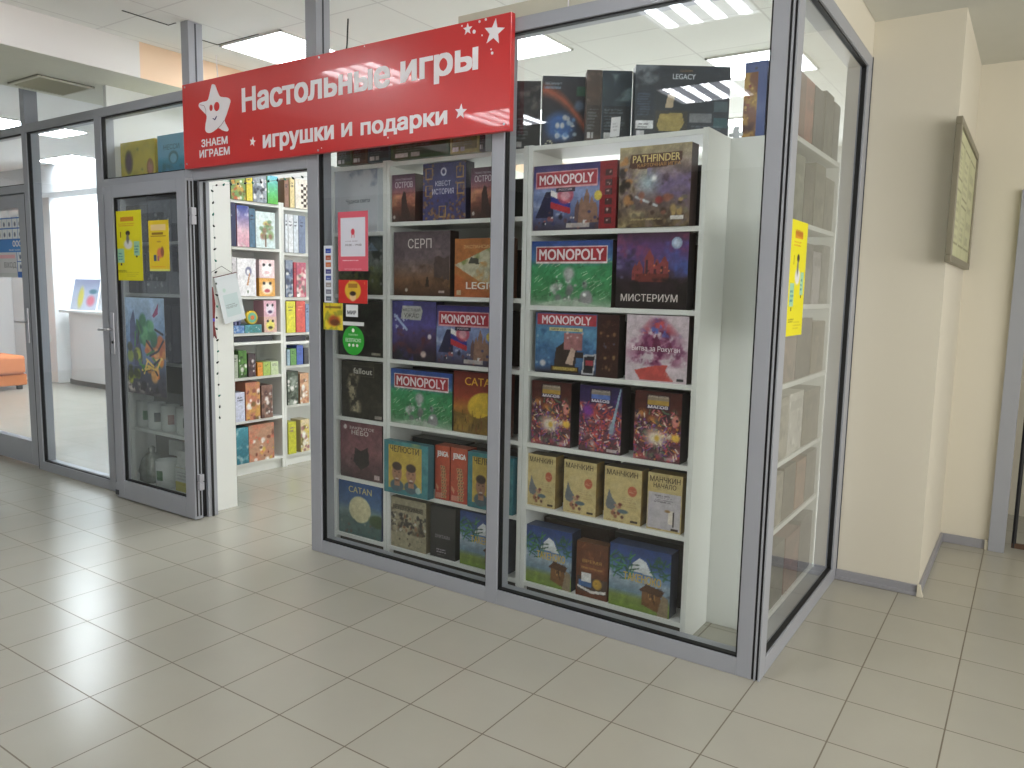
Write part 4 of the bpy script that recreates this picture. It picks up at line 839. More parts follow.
# --- dark boxes added behind the front ones to keep the gaps dark
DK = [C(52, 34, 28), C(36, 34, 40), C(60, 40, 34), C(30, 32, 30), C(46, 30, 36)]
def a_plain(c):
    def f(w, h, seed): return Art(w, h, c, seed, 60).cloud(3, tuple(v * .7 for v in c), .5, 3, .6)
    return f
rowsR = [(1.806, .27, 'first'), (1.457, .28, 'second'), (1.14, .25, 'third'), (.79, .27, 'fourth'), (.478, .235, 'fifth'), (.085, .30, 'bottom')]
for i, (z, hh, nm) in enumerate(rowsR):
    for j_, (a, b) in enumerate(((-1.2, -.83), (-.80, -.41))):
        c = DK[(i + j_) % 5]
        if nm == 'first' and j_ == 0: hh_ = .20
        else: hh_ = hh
        game(a, b, z, hh_, .30, .10, a_plain(c), c, 'added dark box behind the %s row, %s half of the right bookcase' % (nm, ('left', 'right')[j_]), group='added dark boxes at the back of the shelves')
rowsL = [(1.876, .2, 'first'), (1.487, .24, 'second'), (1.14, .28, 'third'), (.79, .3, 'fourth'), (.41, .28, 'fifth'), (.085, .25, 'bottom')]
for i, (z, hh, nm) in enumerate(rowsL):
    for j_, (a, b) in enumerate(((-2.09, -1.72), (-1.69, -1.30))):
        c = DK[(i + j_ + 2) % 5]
        game(a, b, z, hh, .30, .10, a_plain(c), c, 'added dark box behind the %s row, %s half of the bookcase left of the post' % (nm, ('left', 'right')[j_]), group='added dark boxes at the back of the shelves')

# --- boxes on top of the right bookcase
GT = 'game boxes on top of the right bookcase'; zt = 2.2005
def turned(o, cx, cy, ang=35): o.location = (cx, cy, zt + .0006); o.rotation_euler = (0, 0, math.radians(ang))
turned(game(-.09, .09, zt, .318, 0, .06, a_back(C(52, 60, 66), C(70, 60, 60)), C(40, 44, 50), 'dark grey game box back partly behind the red sign end', group=GT), -1.335, .222, 30)
turned(game(-.102, .102, zt, .313, 0, .06, a_back(C(40, 40, 60), C(60, 60, 80), sp_planet), C(44, 44, 56), 'dark game box with blue planet and orange arc on top', [('ЗВЁЗДНЫЕ', .24, .90, .40, .04, C(150, 160, 175), 0), ('ИМПЕРИИ', .22, .835, .36, .04, C(130, 160, 190), 0)], group=GT), -1.108, .238, 36)
turned(game(-.034, .034, zt, .305, 0, .07, a_back(C(78, 66, 62), C(96, 70, 60)), C(90, 70, 60), 'brown narrow game box spine standing between two dark boxes on top', group=GT), -.926, .190)
turned(game(-.066, .066, zt, .304, 0, .06, a_back(C(44, 62, 78), C(60, 84, 90)), C(40, 44, 50), 'blue-green game box back with a woodland picture on top', group=GT), -.842, .2485)
turned(game(-.205, .205, zt, .297, 0, .07, a_back(C(40, 50, 62), C(60, 70, 80), sp_legacy), C(44, 50, 62), 'wide dark slate game box back above the right end of the bookcase', [('LEGACY', .51, .845, .24, .075, C(205, 212, 222), .02), ('GLOOM', .53, .925, .13, .035, C(150, 120, 80), .01)], group=GT), -.553, .297)
pt = sheet('price_card', .045, .085, Art(.045, .085, C(225, 226, 228), 3, 400).lines_of_print(.2, .8, .3, .8, 3, C(160, 160, 165), .5)); pt.location = (-.80, .154, 2.2005); pt.rotation_euler = (math.radians(-6), 0, 0)
thing(pt, 'small white price card leaning on the boxes on top of the bookcase', 'price card')
clip = MB().box(-.012, .012, 0, .012, 0, .05).box(-.03, .03, .001, .006, .008, .022).build('clear_clip', mat('clear_plastic', C(215, 220, 225), .15), bevel=.002); clip.location = (-.355, .43, 2.2)
thing(clip, 'small clear plastic clip on the bookcase corner beside the blue upright box', 'clip')
def a_blue_gold(w, h, seed):
    A = Art(w, h, C(70, 90, 150), seed, 320); A.rect(0.0, .62, 0, .86, C(190, 150, 70)); A.cloud(4, C(120, 70, 40), .5, 6, .9, ((A.u < .62) & (A.v < .86)) * 1.0); A.cloud(4, C(70, 34, 30), .5, 6, .9, (A.v < .2) * (A.u < .6) * 1.0); A.spots(14, [C(150, 60, 40), C(220, 180, 90)], (.05, .55, .1, .8), (.01, .03)); A.ell(.5, .91, .08, .02, C(60, 60, 80), .4); return A
game(-.332, -.236, 2.2, .312, .44, .30, a_blue_gold, C(66, 84, 146), 'upright blue and gold game box standing on the bookcase beside the corner post', group=None, top=C(70, 90, 150))
# boxes on top of the left bookcases (under the sign)
GU = 'game boxes on top of the left bookcases'
for (a, b, c1, c2, l) in ((-2.545, -2.43, C(70, 90, 60), C(110, 120, 70), 'olive game box on top of the narrow bookcase under the sign'),
                          (-2.42, -2.315, C(96, 62, 44), C(150, 100, 60), 'brown game box on top of the narrow bookcase under the sign'),
                          (-2.30, -2.145, C(40, 70, 84), C(50, 90, 110), 'dark teal game box on top of the narrow bookcase under the sign'),
                          (-2.135, -1.735, C(54, 92, 50), C(110, 70, 50), 'wide green game box on top of the bookcase under the sign'),
                          (-1.73, -1.55, C(170, 164, 90), C(190, 180, 110), 'yellow game box on top of the bookcase under the sign'),
                          (-1.545, -1.51, C(44, 60, 70), C(60, 80, 90), 'dark teal game box spine next to the yellow box under the sign')):
    o = game(a, b, 2.2005, .25, .17, .10, a_back(c1, c2), c1, l, group=GU)

# --- bookcase behind the side pane
G5 = 'games behind the side glass pane'; XF = -.112
side_rows = [(2.2005, [(.43, .60, .262, C(110, 66, 56)), (.60, .74, .262, C(160, 96, 80)), (.76, .93, .262, C(84, 84, 80)), (.97, 1.13, .285, C(104, 106, 96)), (1.15, 1.28, .27, C(96, 98, 88))]),
             (1.85, [(.46, .66, .28, C(150, 150, 136)), (.67, .84, .26, C(110, 104, 92)), (.86, 1.06, .29, C(130, 128, 112)), (1.07, 1.26, .25, C(120, 118, 100))]),
             (1.487, [(.46, .66, .26, C(170, 160, 90)), (.68, .90, .28, C(120, 116, 110)), (.92, 1.08, .25, C(176, 170, 172)), (1.09, 1.26, .29, C(130, 128, 120))]),
             (1.14, [(.46, .70, .27, C(140, 120, 110)), (.71, .98, .28, C(96, 88, 82)), (1.0, 1.26, .26, C(128, 116, 96))]),
             (.79, [(.47, .64, .28, C(176, 170, 158)), (.65, .90, .285, C(206, 202, 196)), (.92, 1.25, .27, C(120, 112, 96))]),
             (.482, [(.46, .62, .24, C(150, 142, 128)), (.63, .84, .25, C(92, 82, 68)), (.86, 1.04, .24, C(150, 112, 90)), (1.05, 1.26, .25, C(110, 104, 92))]),
             (.09, [(.46, .72, .29, C(90, 86, 80)), (.74, 1.0, .28, C(120, 80, 70)), (1.01, 1.26, .3, C(88, 84, 80))])]
pn = ['left', 'second', 'third', 'fourth', 'fifth']; rn = ['on top', 'on the first shelf', 'on the second shelf', 'on the third shelf', 'on the fourth shelf', 'on the fifth shelf', 'on the bottom shelf']
tone = lambda c: 'pale' if sum(c) > 1.9 else ('reddish' if c[0] > c[2] * 1.5 and sum(c) < 1.5 else ('dark' if sum(c) < 1.05 else 'dull'))
for (z, L), r_ in zip(side_rows, rn):
    for k, (a, b, hh, c) in enumerate(L):
        dd = .11
        def art(w, h, s, c=c):
            A = Art(w, h, c, s, 160); A.cloud(4, tuple(v * .7 for v in c), .5, 4, .8); A.cloud(5, tuple(min(1, v * 1.25) for v in c), .58, 5, .8); A.rect(.1, .9, .72, .88, tuple(v * .75 for v in c), .5); return A
        game(a, b, z, hh, XF, dd, art, c, '%s game box behind side glass %s, %s from corner post' % (tone(c), r_, ('first', 'second', 'third', 'fourth', 'fifth')[k]), group=G5, rot='x')

# ------------------------------------------------------------------ inner bookcases seen through the doorway
XI = -4.393
def mk(kind, c1, c2, c3=None):
    def f(w, h, seed):
        A = Art(w, h, c1, seed, 200)
        if kind == 'spots': A.cloud(3, c2, .5, 4, .7); A.spots(26, [c2, c3 or c1, W_, tuple(v * .5 for v in c2)], (0, 1, 0, .8), (.03, .1), .8)
        elif kind == 'grad': A.vgrad([(0, c1), (.4, c3 or c2), (1, c2)]); A.cloud(4, W_, .6, 6, .6)
        elif kind == 'plain': A.cloud(3, c2, .5, 3, .6); A.lines_of_print(.2, .8, .7, .88, 2, c3 or C(40, 40, 60), .7)
        elif kind == 'tree': A.cloud(3, C(230, 236, 228), .5, 3, .5); A.spots(30, [c2, c3, C(90, 130, 80), C(150, 110, 90)], (.25, .8, .3, .75), (.05, .12), .8); A.line(.5, .05, .5, .35, .03, C(110, 80, 60))
        elif kind == 'check':
            A.vgrad([(0, C(236, 226, 210)), (1, C(240, 232, 220))])
            for i in range(5):
                for k in range(8):
                    if (i + k) % 2: A.rect(.3 + i * .15, .45 + i * .15, k * .1 + .05, k * .1 + .15, C(60, 40, 30))
        elif kind == 'quest': A.cloud(2, C(225, 222, 228), .5, 3, .5); A.ell(.6, .66, .2, .14, C(130, 130, 165), .25); A.ell(.58, .64, .1, .08, C(236, 234, 238), .3); A.poly([(.70, .62), (.58, .28), (.48, .30), (.62, .6)], C(205, 150, 110)); A.ell(.55, .12, .06, .05, C(120, 140, 120), .4)
        elif kind == 'face':
            A.ell(.5, .45, .42, .42, tuple(min(1, v * 1.05) for v in c2), .4); A.ell(.3, .72, .1, .1, C(40, 36, 50), .2); A.ell(.7, .72, .1, .1, C(40, 36, 50), .2); A.ell(.5, .3, .22, .12, c3 or C(200, 120, 120), .4)
        return A.grain(.04)
    return f
GI = 'games on the inner shelves seen through the doorway'
rows_in = [ # y0,y1,z,h,kind,c1,c2,c3,label,title
 (.70, .80, 2.179, .21, 'spots', C(190, 210, 200), C(90, 150, 120), None, 'pale green box at the left end on top of the inner shelves', None),
 (.81, .94, 2.179, .21, 'spots', C(110, 150, 80), C(230, 160, 60), C(200, 80, 40), 'green box with orange leaves on top of the inner shelves', None),
 (.95, 1.005, 2.179, .22, 'plain', C(226, 206, 60), C(210, 190, 40), None, 'yellow spine on top of the inner shelves', None),
 (1.01, 1.14, 2.179, .22, 'spots', C(150, 160, 170), C(80, 90, 110), C(200, 210, 220), 'grey-blue picture box on top of the inner shelves', None),
 (1.15, 1.25, 2.179, .22, 'grad', C(90, 190, 60), C(110, 200, 230), C(90, 200, 120), 'sky blue and green box on top of the inner shelves', None),
 (1.30, 1.36, 2.169, .22, 'plain', C(150, 110, 90), C(120, 84, 66), None, 'brown spine on top of the inner shelves', None),
 (1.375, 1.42, 2.169, .24, 'plain', C(232, 212, 150), C(220, 196, 130), None, 'cream spine beside the chessboard on top of the inner shelves', None),
 (1.43, 1.62, 2.169, .24, 'check', W_, W_, None, 'folded chessboard on top of the inner shelves', None),
 (.70, .845, 1.823, .325, 'plain', C(34, 40, 84), C(28, 32, 70), C(200, 200, 220), 'navy game box with upright pale title on the inner shelves', 'BAUSACK'),
 (.855, .965, 1.823, .315, 'grad', C(214, 150, 170), C(40, 60, 150), C(225, 180, 195), 'blue and pink mountain box on the inner shelves', None),
 (.97, 1.022, 1.823, .30, 'plain', C(70, 110, 140), C(60, 90, 120), None, 'teal spine on the inner shelves', None),
 (1.028, 1.215, 1.823, .285, 'tree', C(206, 226, 228), C(130, 160, 110), C(214, 190, 90), 'pale box with a leafy tree picture on the inner shelves', None),
 (1.30, 1.345, 1.801, .31, 'plain', C(214, 220, 228), C(190, 198, 210), None, 'white spine first on the right inner shelf', None),
 (1.35, 1.40, 1.801, .31, 'plain', C(222, 226, 232), C(200, 206, 214), None, 'white spine second on the right inner shelf', None),
 (1.405, 1.455, 1.801, .31, 'plain', C(206, 216, 226), C(190, 200, 210), None, 'white spine third on the right inner shelf', None),
 (1.46, 1.53, 1.801, .31, 'plain', C(110, 126, 160), C(90, 104, 140), None, 'blue-grey box fourth on the right inner shelf', None),
 (.70, .842, 1.439, .30, 'plain', C(214, 210, 214), C(196, 190, 196), C(70, 60, 70), 'off-white spine left of the question mark box', None),
 (.848, 1.02, 1.439, .295, 'quest', C(238, 236, 240), W_, None, 'white box with a large question mark on the inner shelves', None),
 (1.05, 1.205, 1.439, .145, 'face', C(240, 170, 70), C(246, 230, 210), C(214, 80, 90), 'orange animal face box, lower one of the stacked pair', None),
 (1.053, 1.203, 1.586, .145, 'face', C(240, 210, 214), C(246, 240, 240), C(240, 200, 205), 'white animal face box stacked on the orange one', None),
 (1.298, 1.39, 1.433, .305, 'spots', C(140, 150, 170), C(80, 100, 140), C(60, 70, 110), 'grey-blue box with round window on the right inner shelf', None),
 (1.40, 1.425, 1.433, .29, 'plain', C(190, 50, 70), C(170, 40, 60), None, 'thin red spine on the right inner shelf', None),
 (1.43, 1.53, 1.433, .29, 'spots', C(190, 80, 110), C(230, 200, 190), C(200, 60, 90), 'pink picture box on the right inner shelf', None),
 (.80, .90, 1.148, .06, 'spots', C(70, 120, 190), C(200, 220, 240), None, 'small blue box lying at the left of the toy shelf', None),
 (.905, 1.065, 1.148, .065, 'spots', C(60, 140, 140), C(90, 170, 220), C(60, 110, 90), 'flat teal box under the round yellow tin', None),
 (1.09, 1.215, 1.148, .125, 'face', C(226, 180, 170), C(226, 214, 90), C(60, 60, 40), 'pink toy box with yellow round toy, lower of a stacked pair', None),
 (1.09, 1.213, 1.274, .13, 'face', C(226, 170, 190), C(226, 214, 226), C(90, 60, 110), 'pink toy box with lilac round toy, upper of a stacked pair', None),
 (1.283, 1.41, 1.136, .262, 'plain', C(230, 222, 40), C(222, 210, 30), C(90, 90, 60), 'bright yellow box on the right inner shelf', None),
 (1.42, 1.516, 1.136, .265, 'plain', C(226, 80, 70), C(210, 64, 60), C(240, 150, 120), 'coral red box beside the bright yellow one', None),
 (1.522, 1.56, 1.136, .24, 'plain', C(120, 150, 190), C(100, 130, 170), None, 'pale blue spine beside the coral red box', None),
 (.79, .832, .796, .185, 'plain', C(170, 180, 160), C(150, 160, 140), None, 'grey-green spine at the left of the low game shelf', None),
 (.84, .915, .796, .215, 'spots', C(60, 110, 40), C(90, 150, 50), C(30, 50, 20), 'green leafy pillar box on the low game shelf', None),
 (.93, 1.0, .796, .185, 'spots', C(60, 44, 54), C(110, 70, 80), C(40, 30, 40), 'dark maroon box on the low game shelf', None),
 (1.017, 1.068, .796, .11, 'plain', C(240, 150, 40), C(225, 130, 30), None, 'small orange box on the low game shelf', None),
 (1.073, 1.145, .796, .11, 'plain', C(170, 200, 90), C(150, 190, 80), None, 'small green box beside the orange one', None),
 (1.15, 1.225, .796, .11, 'plain', C(200, 218, 170), C(180, 206, 150), None, 'small pale green box at the right of the low shelf', None),
 (1.30, 1.347, .861, .135, 'plain', C(150, 180, 200), C(120, 150, 180), None, 'pale blue small box on the right middle shelf', None),
 (1.352, 1.415, .861, .14, 'plain', C(100, 160, 80), C(80, 140, 60), None, 'green small box on the right middle shelf', None),
 (1.42, 1.487, .861, .165, 'plain', C(70, 100, 190), C(60, 84, 170), None, 'blue small box on the right middle shelf', None),
 (1.50, 1.55, .861, .14, 'plain', C(60, 60, 70), C(190, 190, 190), None, 'black and white small box on the right middle shelf', None),
 (.80, .888, .446, .235, 'plain', C(206, 210, 234), C(190, 196, 226), C(60, 60, 90), 'lavender box on the second shelf from the floor', None),
 (.898, 1.035, .446, .305, 'spots', C(200, 120, 90), C(220, 170, 70), C(130, 60, 60), 'orange and pink busy picture box on the second shelf from the floor', None),
 (1.05, 1.16, .446, .27, 'spots', C(130, 90, 80), C(170, 130, 110), C(90, 60, 56), 'brown picture box on the second shelf from the floor', None),
 (1.30, 1.43, .523, .285, 'spots', C(60, 74, 60), C(180, 190, 180), C(40, 50, 40), 'dark green box with pale figure on the right lower shelf', None),
 (1.45, 1.545, .523, .26, 'spots', C(214, 160, 120), C(230, 190, 150), C(180, 110, 80), 'peach coloured box on the right lower shelf', None),
 (.78, .915, .101, .295, 'grad', C(30, 110, 130), C(60, 150, 170), C(40, 120, 140), 'teal box at the left of the bottom inner shelf', None),
 (.92, 1.168, .101, .30, 'spots', C(190, 140, 110), C(220, 110, 80), C(220, 190, 70), 'large colourful cartoon scene box on the bottom inner shelf', None),
 (1.30, 1.40, .101, .275, 'plain', C(206, 206, 40), C(190, 190, 30), C(130, 100, 120), 'lime yellow box on the bottom right inner shelf', None),
 (1.45, 1.545, .101, .28, 'spots', C(225, 205, 160), C(214, 190, 60), C(150, 90, 100), 'cream and yellow box on the bottom right inner shelf', None)]
for (a, b, z, hh, kind, c1, c2, c3, l, ti) in rows_in:
    if 1.26 < a < 1.318 and z < 2.1: a = 1.318
    if 1.26 < a < 1.318: a = 1.318
    o = game(a, b, z, hh, XI + .015, .13, mk(kind, c1, c2, c3), tuple(v * .8 for v in c1), l, group=GI, rot='x')
    if ti:
        t_ = lettering(ti, -.5, .5, 0, 1, 0, ink(C(190, 196, 220)), o, .01)
        me = t_.data
        for v in me.vertices:
            u, w = v.co.x, v.co.z; v.co.x = -.030 + w * .05; v.co.z = .165 - u * .22; v.co.y = -.001
# flat dark games in the slots
for (a, b, z, l) in ((.79, 1.2, 1.0755, 'thin dark game lying in the left narrow slot of the inner shelves'), (1.32, 1.55, 1.0605, 'thin dark game lying in the right narrow slot of the inner shelves')):
    game(a, b, z, .04, XI - .02, .2, mk('plain', C(24, 26, 44), C(50, 54, 90), C(120, 120, 150)), C(24, 26, 40), l, group=GI, rot='x')
# round yellow tin and small robot toy
tin = empty('round_tin', (XI - .03, 1.0, 1.2135)); MB().lathe([(.052, 0), (.055, .004), (.055, .03), (.052, .034)], seg=28).build('tin_body', ink(C(222, 190, 50)), tin, smooth=False)
MB().lathe([(.04, .0342), (.04, .0365)], seg=24).build('printed_disc', ink(C(110, 180, 150)), tin); MB().lathe([(.018, .0366), (.018, .038)], seg=16).build('printed_centre', ink(C(220, 120, 60)), tin)
tin.rotation_euler = (0, math.radians(90), 0); tin.location = (XI - .05, 1.0, 1.2135 + .0555)
thing(tin, 'round yellow tin standing on the flat teal box on the inner shelves', 'tin')
toy = empty('robot_toy', (XI - .06, .885, 1.2085)); MB().box(-.025, .025, -.03, .03, .03, .085).build('body', ink(C(170, 175, 205)), toy, bevel=.006); MB().box(-.02, .02, -.022, .022, .088, .125).build('head', ink(C(205, 208, 226)), toy, bevel=.006)
for s in (-1, 1): MB().box(-.015, .015, s * .018 - .01, s * .018 + .01, 0, .031).build('leg', ink(C(130, 130, 170)), toy, bevel=.003)
thing(toy, 'small lilac robot toy standing left of the round yellow tin', 'toy')

# ------------------------------------------------------------------ mug bookcase contents (behind the open door leaf)
MUGW = mat('white_glazed_ceramic', C(226, 230, 226), .2, coat=.4)
def mug(x, y, z, r, h, label, pc, group='white printed mugs on the bookcase behind the door leaf'):
    o = empty('mug', (x, y, z)); MB().lathe([(r * .8, 0), (r * .95, .006), (r, .02), (r, h), (r * .93, h), (r * .92, .012), (.001, .010)], seg=28, cap=False).lathe([(.0005, 0), (r * .8, 0)], seg=28, cap=False).build('body', MUGW, o, smooth=True)
    pts = [(r * .95 * math.cos(.35), r * .3 + 0, h * .82)]
    pts = [(r * .9, 0, h * .82), (r * 1.35, 0, h * .80), (r * 1.55, 0, h * .5), (r * 1.35, 0, h * .22), (r * .9, 0, h * .2)]
    MB().tube(pts, .008, 8).build('handle', MUGW, o, smooth=True)
    a0 = -math.pi / 2
    m_ = MB(); rr = r * 1.012
    for k in range(5):
        A0, A1 = a0 - .35 + k * .14, a0 - .35 + (k + 1) * .14; zt_ = h * .66; zb = h * .3
        m_.quad([(rr * math.cos(A0), rr * math.sin(A0), zb), (rr * math.cos(A1), rr * math.sin(A1), zb), (rr * math.cos(A1), rr * math.sin(A1), zt_), (rr * math.cos(A0), rr * math.sin(A0), zt_)])
    m_.build('printed_picture', ink(pc), o)
    o.rotation_euler = (0, 0, math.radians(60 if group else 15)); 
    return thing(o, label, 'mug', group)
zm = .4755
for k, (x, c) in enumerate(((-4.60, C(120, 160, 130)), (-4.455, C(60, 74, 66)), (-4.285, C(150, 110, 106)), (-4.10, C(100, 110, 104)), (-3.93, C(110, 96, 80)))):
    mug(x, .190, zm, .062 if k < 3 else .066, .19, '%s white mug in the row of five behind the door leaf' % ('leftmost', 'second', 'middle', 'fourth', 'rightmost')[k], c)
mug(-4.36, .195, .0555, .078, .20, 'big white mug with a green print standing on the bottom shelf', C(70, 120, 70), group=None)
def carton(x0, x1, z0, h, y, d, c, label, art=None, name='carton'):
    o = printed_box(name, x1 - x0, h, d, (art or (lambda w, h, s: Art(w, h, c, s, 200).cloud(3, tuple(v * .85 for v in c), .5, 4, .6)))(x1 - x0, h, 5), tuple(v * .9 for v in c)); o.location = ((x0 + x1) / 2, y, z0 + .0006)
    return thing(o, label, 'box')
carton(-4.22, -4.02, .055, .17, .17, .1, C(206, 196, 120), 'yellow and white carton right of the big mug on the bottom shelf', art=lambda w, h, s: Art(w, h, C(206, 208, 204), s, 200).rect(0, 1, 0, .4, C(206, 196, 90)).lines_of_print(.1, .9, .5, .9, 3, C(150, 150, 150), .6))
carton(-4.20, -4.03, .2262, .12, .175, .09, C(214, 216, 212), 'small white carton standing on the yellow and white one')
carton(-4.47, -4.28, .055, .21, .276, .024, C(90, 80, 70), 'brown carton at the back behind the big mug')
carton(-4.46, -4.28, .2662, .11, .276, .022, C(210, 212, 206), 'white carton stacked at the back above the big mug')
FOIL = mat('crinkled_clear_film', C(150, 156, 146), .12, metal=.3, noise=.2, nscale=22, bump=1.0)
bg = MB().lathe([(.07, 0), (.10, .02), (.112, .09), (.098, .17), (.06, .215), (.022, .235), (.03, .27), (.012, .285)], seg=22)
o = bg.build('gift_bag', FOIL, smooth=True); o.location = (-4.575, .212, .0555); o.scale = (.82, .82, .95)
for v in o.data.vertices:
    f = 1 + .10 * math.sin(9 * math.atan2(v.co.y, v.co.x) + v.co.z * 30); v.co.x *= f; v.co.y *= f
thing(o, 'shiny film-wrapped gift at the bottom left behind the door leaf', 'gift bag')
upper = [(1.81, [(-4.66, -4.40, .26, C(120, 116, 96)), (-4.38, -4.12, .28, C(70, 78, 76)), (-4.10, -3.75, .30, C(58, 62, 60))]),
         (1.455, [(-4.66, -4.45, .27, C(90, 84, 60)), (-4.43, -4.18, .29, C(74, 80, 70)), (-4.16, -3.98, .25, C(70, 66, 60)), (-3.96, -3.75, .28, C(60, 60, 58))]),
         (.98, [(-4.66, -4.45, .38, C(80, 76, 60)), (-4.43, -4.16, .40, C(60, 54, 46)), (-4.14, -3.95, .40, C(54, 40, 32)), (-3.93, -3.75, .40, C(44, 34, 28))])]
for (z, L), r_ in zip(upper, ('upper', 'middle', 'poster-height')):
    for k, (a, b, hh, c) in enumerate(L):
        game(a, b, z, hh, .135, .10, mk('spots' if k % 2 else 'plain', c, tuple(min(1, v * 1.3) for v in c), tuple(v * .6 for v in c)), tuple(v * .8 for v in c), 'dim game box behind door posters, %s shelf, %s from left' % (r_, ('first', 'second', 'third', 'fourth')[k]), group='dim games behind the door posters')
def a_yel(w, h, seed):
    A = Art(w, h, C(206, 190, 60), seed, 240); A.cloud(3, C(170, 160, 50), .5, 4, .6); A.ell(.24, .55, .14, .30, C(120, 110, 60), .2); A.ell(.24, .55, .10, .24, C(90, 60, 90), .3); A.ell(.86, .38, .11, .22, C(160, 110, 60), .2); A.ell(.86, .38, .08, .16, C(190, 130, 120), .3); A.spots(10, [C(180, 200, 90), C(120, 130, 50)], (0, 1, .1, .95), (.03, .07), .6); A.rect(.02, .98, 0, .22, C(170, 170, 120)); A.ell(.24, .11, .07, .09, C(170, 130, 60), .3); A.lines_of_print(.4, .7, .05, .16, 2, C(90, 90, 60), .8); return A
game(-4.69, -4.268, 2.2, .305, .13, .18, a_yel, C(190, 170, 50), 'yellow egg-patterned game box seen above the open door leaf')
def a_ness(w, h, seed):
    A = Art(w, h, C(90, 160, 190), seed, 260); A.vgrad([(0, C(50, 130, 170)), (.45, C(60, 150, 180)), (.55, C(110, 175, 205)), (1, C(130, 185, 210))]); A.ell(.5, .52, .17, .15, C(70, 120, 130), .2); A.ell(.5, .50, .12, .11, C(120, 180, 205), .2); A.cloud(4, C(40, 110, 110), .55, 5, .7, A.band(0, .45)); return A
game(-4.24, -3.88, 2.2, .315, .135, .12, a_ness, C(70, 140, 170), 'blue lake game box beside the yellow one above the open door leaf', [('НЕССИ', .45, .74, .5, .11, C(50, 84, 96), .01)])

# ------------------------------------------------------------------ fairy lights, hanging booklet
wire = mat('clear_wire', C(205, 214, 210), .4)
def fairy(pts, n, label, cols, seed):
    r_ = random.Random(seed); o = empty('string_lights', pts[0]); p0 = Vector(pts[0]); loc = [Vector(p) - p0 for p in pts]
    MB().tube([tuple(p) for p in loc], .0011, 6).build('wire', wire, o)
    seg = [(loc[i + 1] - loc[i]).length for i in range(len(loc) - 1)]; T = sum(seg)
    b0 = None
    for k in range(n):
        s = (k + .5) / n * T; i = 0
        while s > seg[i] and i < len(seg) - 1: s -= seg[i]; i += 1
        p = loc[i].lerp(loc[i + 1], s / seg[i]); q = MB().lathe([(.001, -.010), (.0055, -.006), (.0065, 0), (.004, .006), (.001, .012)], seg=8, cap=False)
        ob = q.build('bulb', ink(cols[k % len(cols)]), o, smooth=True); ob.location = (p.x + r_.uniform(-.0, .012), p.y - .004, p.z); ob.rotation_euler = (r_.uniform(-1, 1), r_.uniform(-1, 1), 0)
    return thing(o, label, 'string lights')
fairy([(-2.66, .112, 2.150), (-2.9, .112, 2.146), (-3.15, .112, 2.142), (-3.4, .112, 2.146), (-3.612, .112, 2.15), (-3.618, .118, 1.9), (-3.612, .12, 1.5), (-3.618, .12, 1.0), (-3.612, .12, .62)], 34, 'dark string lights framing the inside of the shop doorway', [C(24, 24, 26), C(30, 60, 50), C(20, 20, 20), C(40, 120, 100)], 3)
fairy([(-2.578, .128, 1.25), (-2.582, .128, .9), (-2.576, .128, .5), (-2.58, .128, .08)], 14, 'string of small white lights along the narrow bookcase edge', [W_, C(190, 190, 190), C(60, 60, 60)], 4)
bk = empty('hanging_booklet', (-3.690, .165, 1.59))
A = Art(.20, .30, C(216, 222, 226), 5, 260).rect(.18, .86, .12, .60, C(196, 212, 214)).lines_of_print(.22, .8, .30, .40, 3, C(110, 116, 120), .7).ell(.3, .70, .08, .05, C(190, 215, 205), .3)
pg = sheet('cover', .17, .31, A); pg.parent = bk; pg.rotation_euler = (0, 0, math.radians(90)); pg.location = (.012, .07, -.33)
MB().box(.001, .011, -.016, .156, -.332, -.018).build('pages', ink(C(225, 226, 224)), bk)
MB().box(-.001, .002, .155, .158, -.334, -.016).box(-.002, .0125, -.018, .16, -.0185, -.0145).build('spine', ink(C(90, 30, 36)), bk)
bk.rotation_euler = (math.radians(13), 0, 0)
MB().tube([(.008, -.03, .02), (.008, .06, .045), (.008, .13, -.015)], .0018, 6).build('cord', ink(C(90, 90, 80)), bk)
thing(bk, 'white booklet hanging askew on the side of the mug bookcase in the doorway', 'booklet')
rb = MB().prism([(0, 0), (.03, .01), (.045, -.1), (.035, -.24), (.05, -.33), (.03, -.30), (.012, -.36), (.006, -.25), (-.004, -.12)], -.006, .006).box(.0, .036, -.008, .008, -.215, -.195, 1).build('ribbon', [ink(C(120, 30, 34)), ink(C(90, 60, 190))])
rb.rotation_euler = (0, 0, math.radians(90)); rb.location = (-3.6925, .118, 1.50)
thing(rb, 'dark red ribbon with a violet tie hanging beside the white booklet', 'ribbon')

# ------------------------------------------------------------------ papers and stickers on the glass
def on_glass(name, x0, x1, z0, z1, y, art, label, cat, tilt=0, texts=()):
    o = sheet(name, x1 - x0, z1 - z0, art, t=.0006); o.location = ((x0 + x1) / 2, y, z0); o.rotation_euler = (0, math.radians(tilt), 0)
    for (s, cx, cz, tw, th, c, b) in texts: lettering(s, (cx - tw / 2 - .5) * (x1 - x0), (cx + tw / 2 - .5) * (x1 - x0), (cz - th / 2) * (z1 - z0), (cz + th / 2) * (z1 - z0), -.0006, ink(c), o, b)
    return thing(o, label, cat)
YG = .0185
w, h = .225, .315
A = Art(w, h, C(218, 92, 110), 1, 420).rect(.09, .91, .25, .90, C(222, 222, 234)).ell(.5, .66, .07, .06, C(210, 60, 80), .3).rect(.46, .48, .56, .62, C(210, 60, 80)).rect(.53, .55, .56, .62, C(210, 60, 80)).lines_of_print(.25, .75, .50, .52, 1, C(90, 60, 80), .8).lines_of_print(.15, .85, .17, .20, 1, C(245, 220, 225), .9).lines_of_print(.2, .8, .03, .06, 1, C(240, 190, 200), .6)
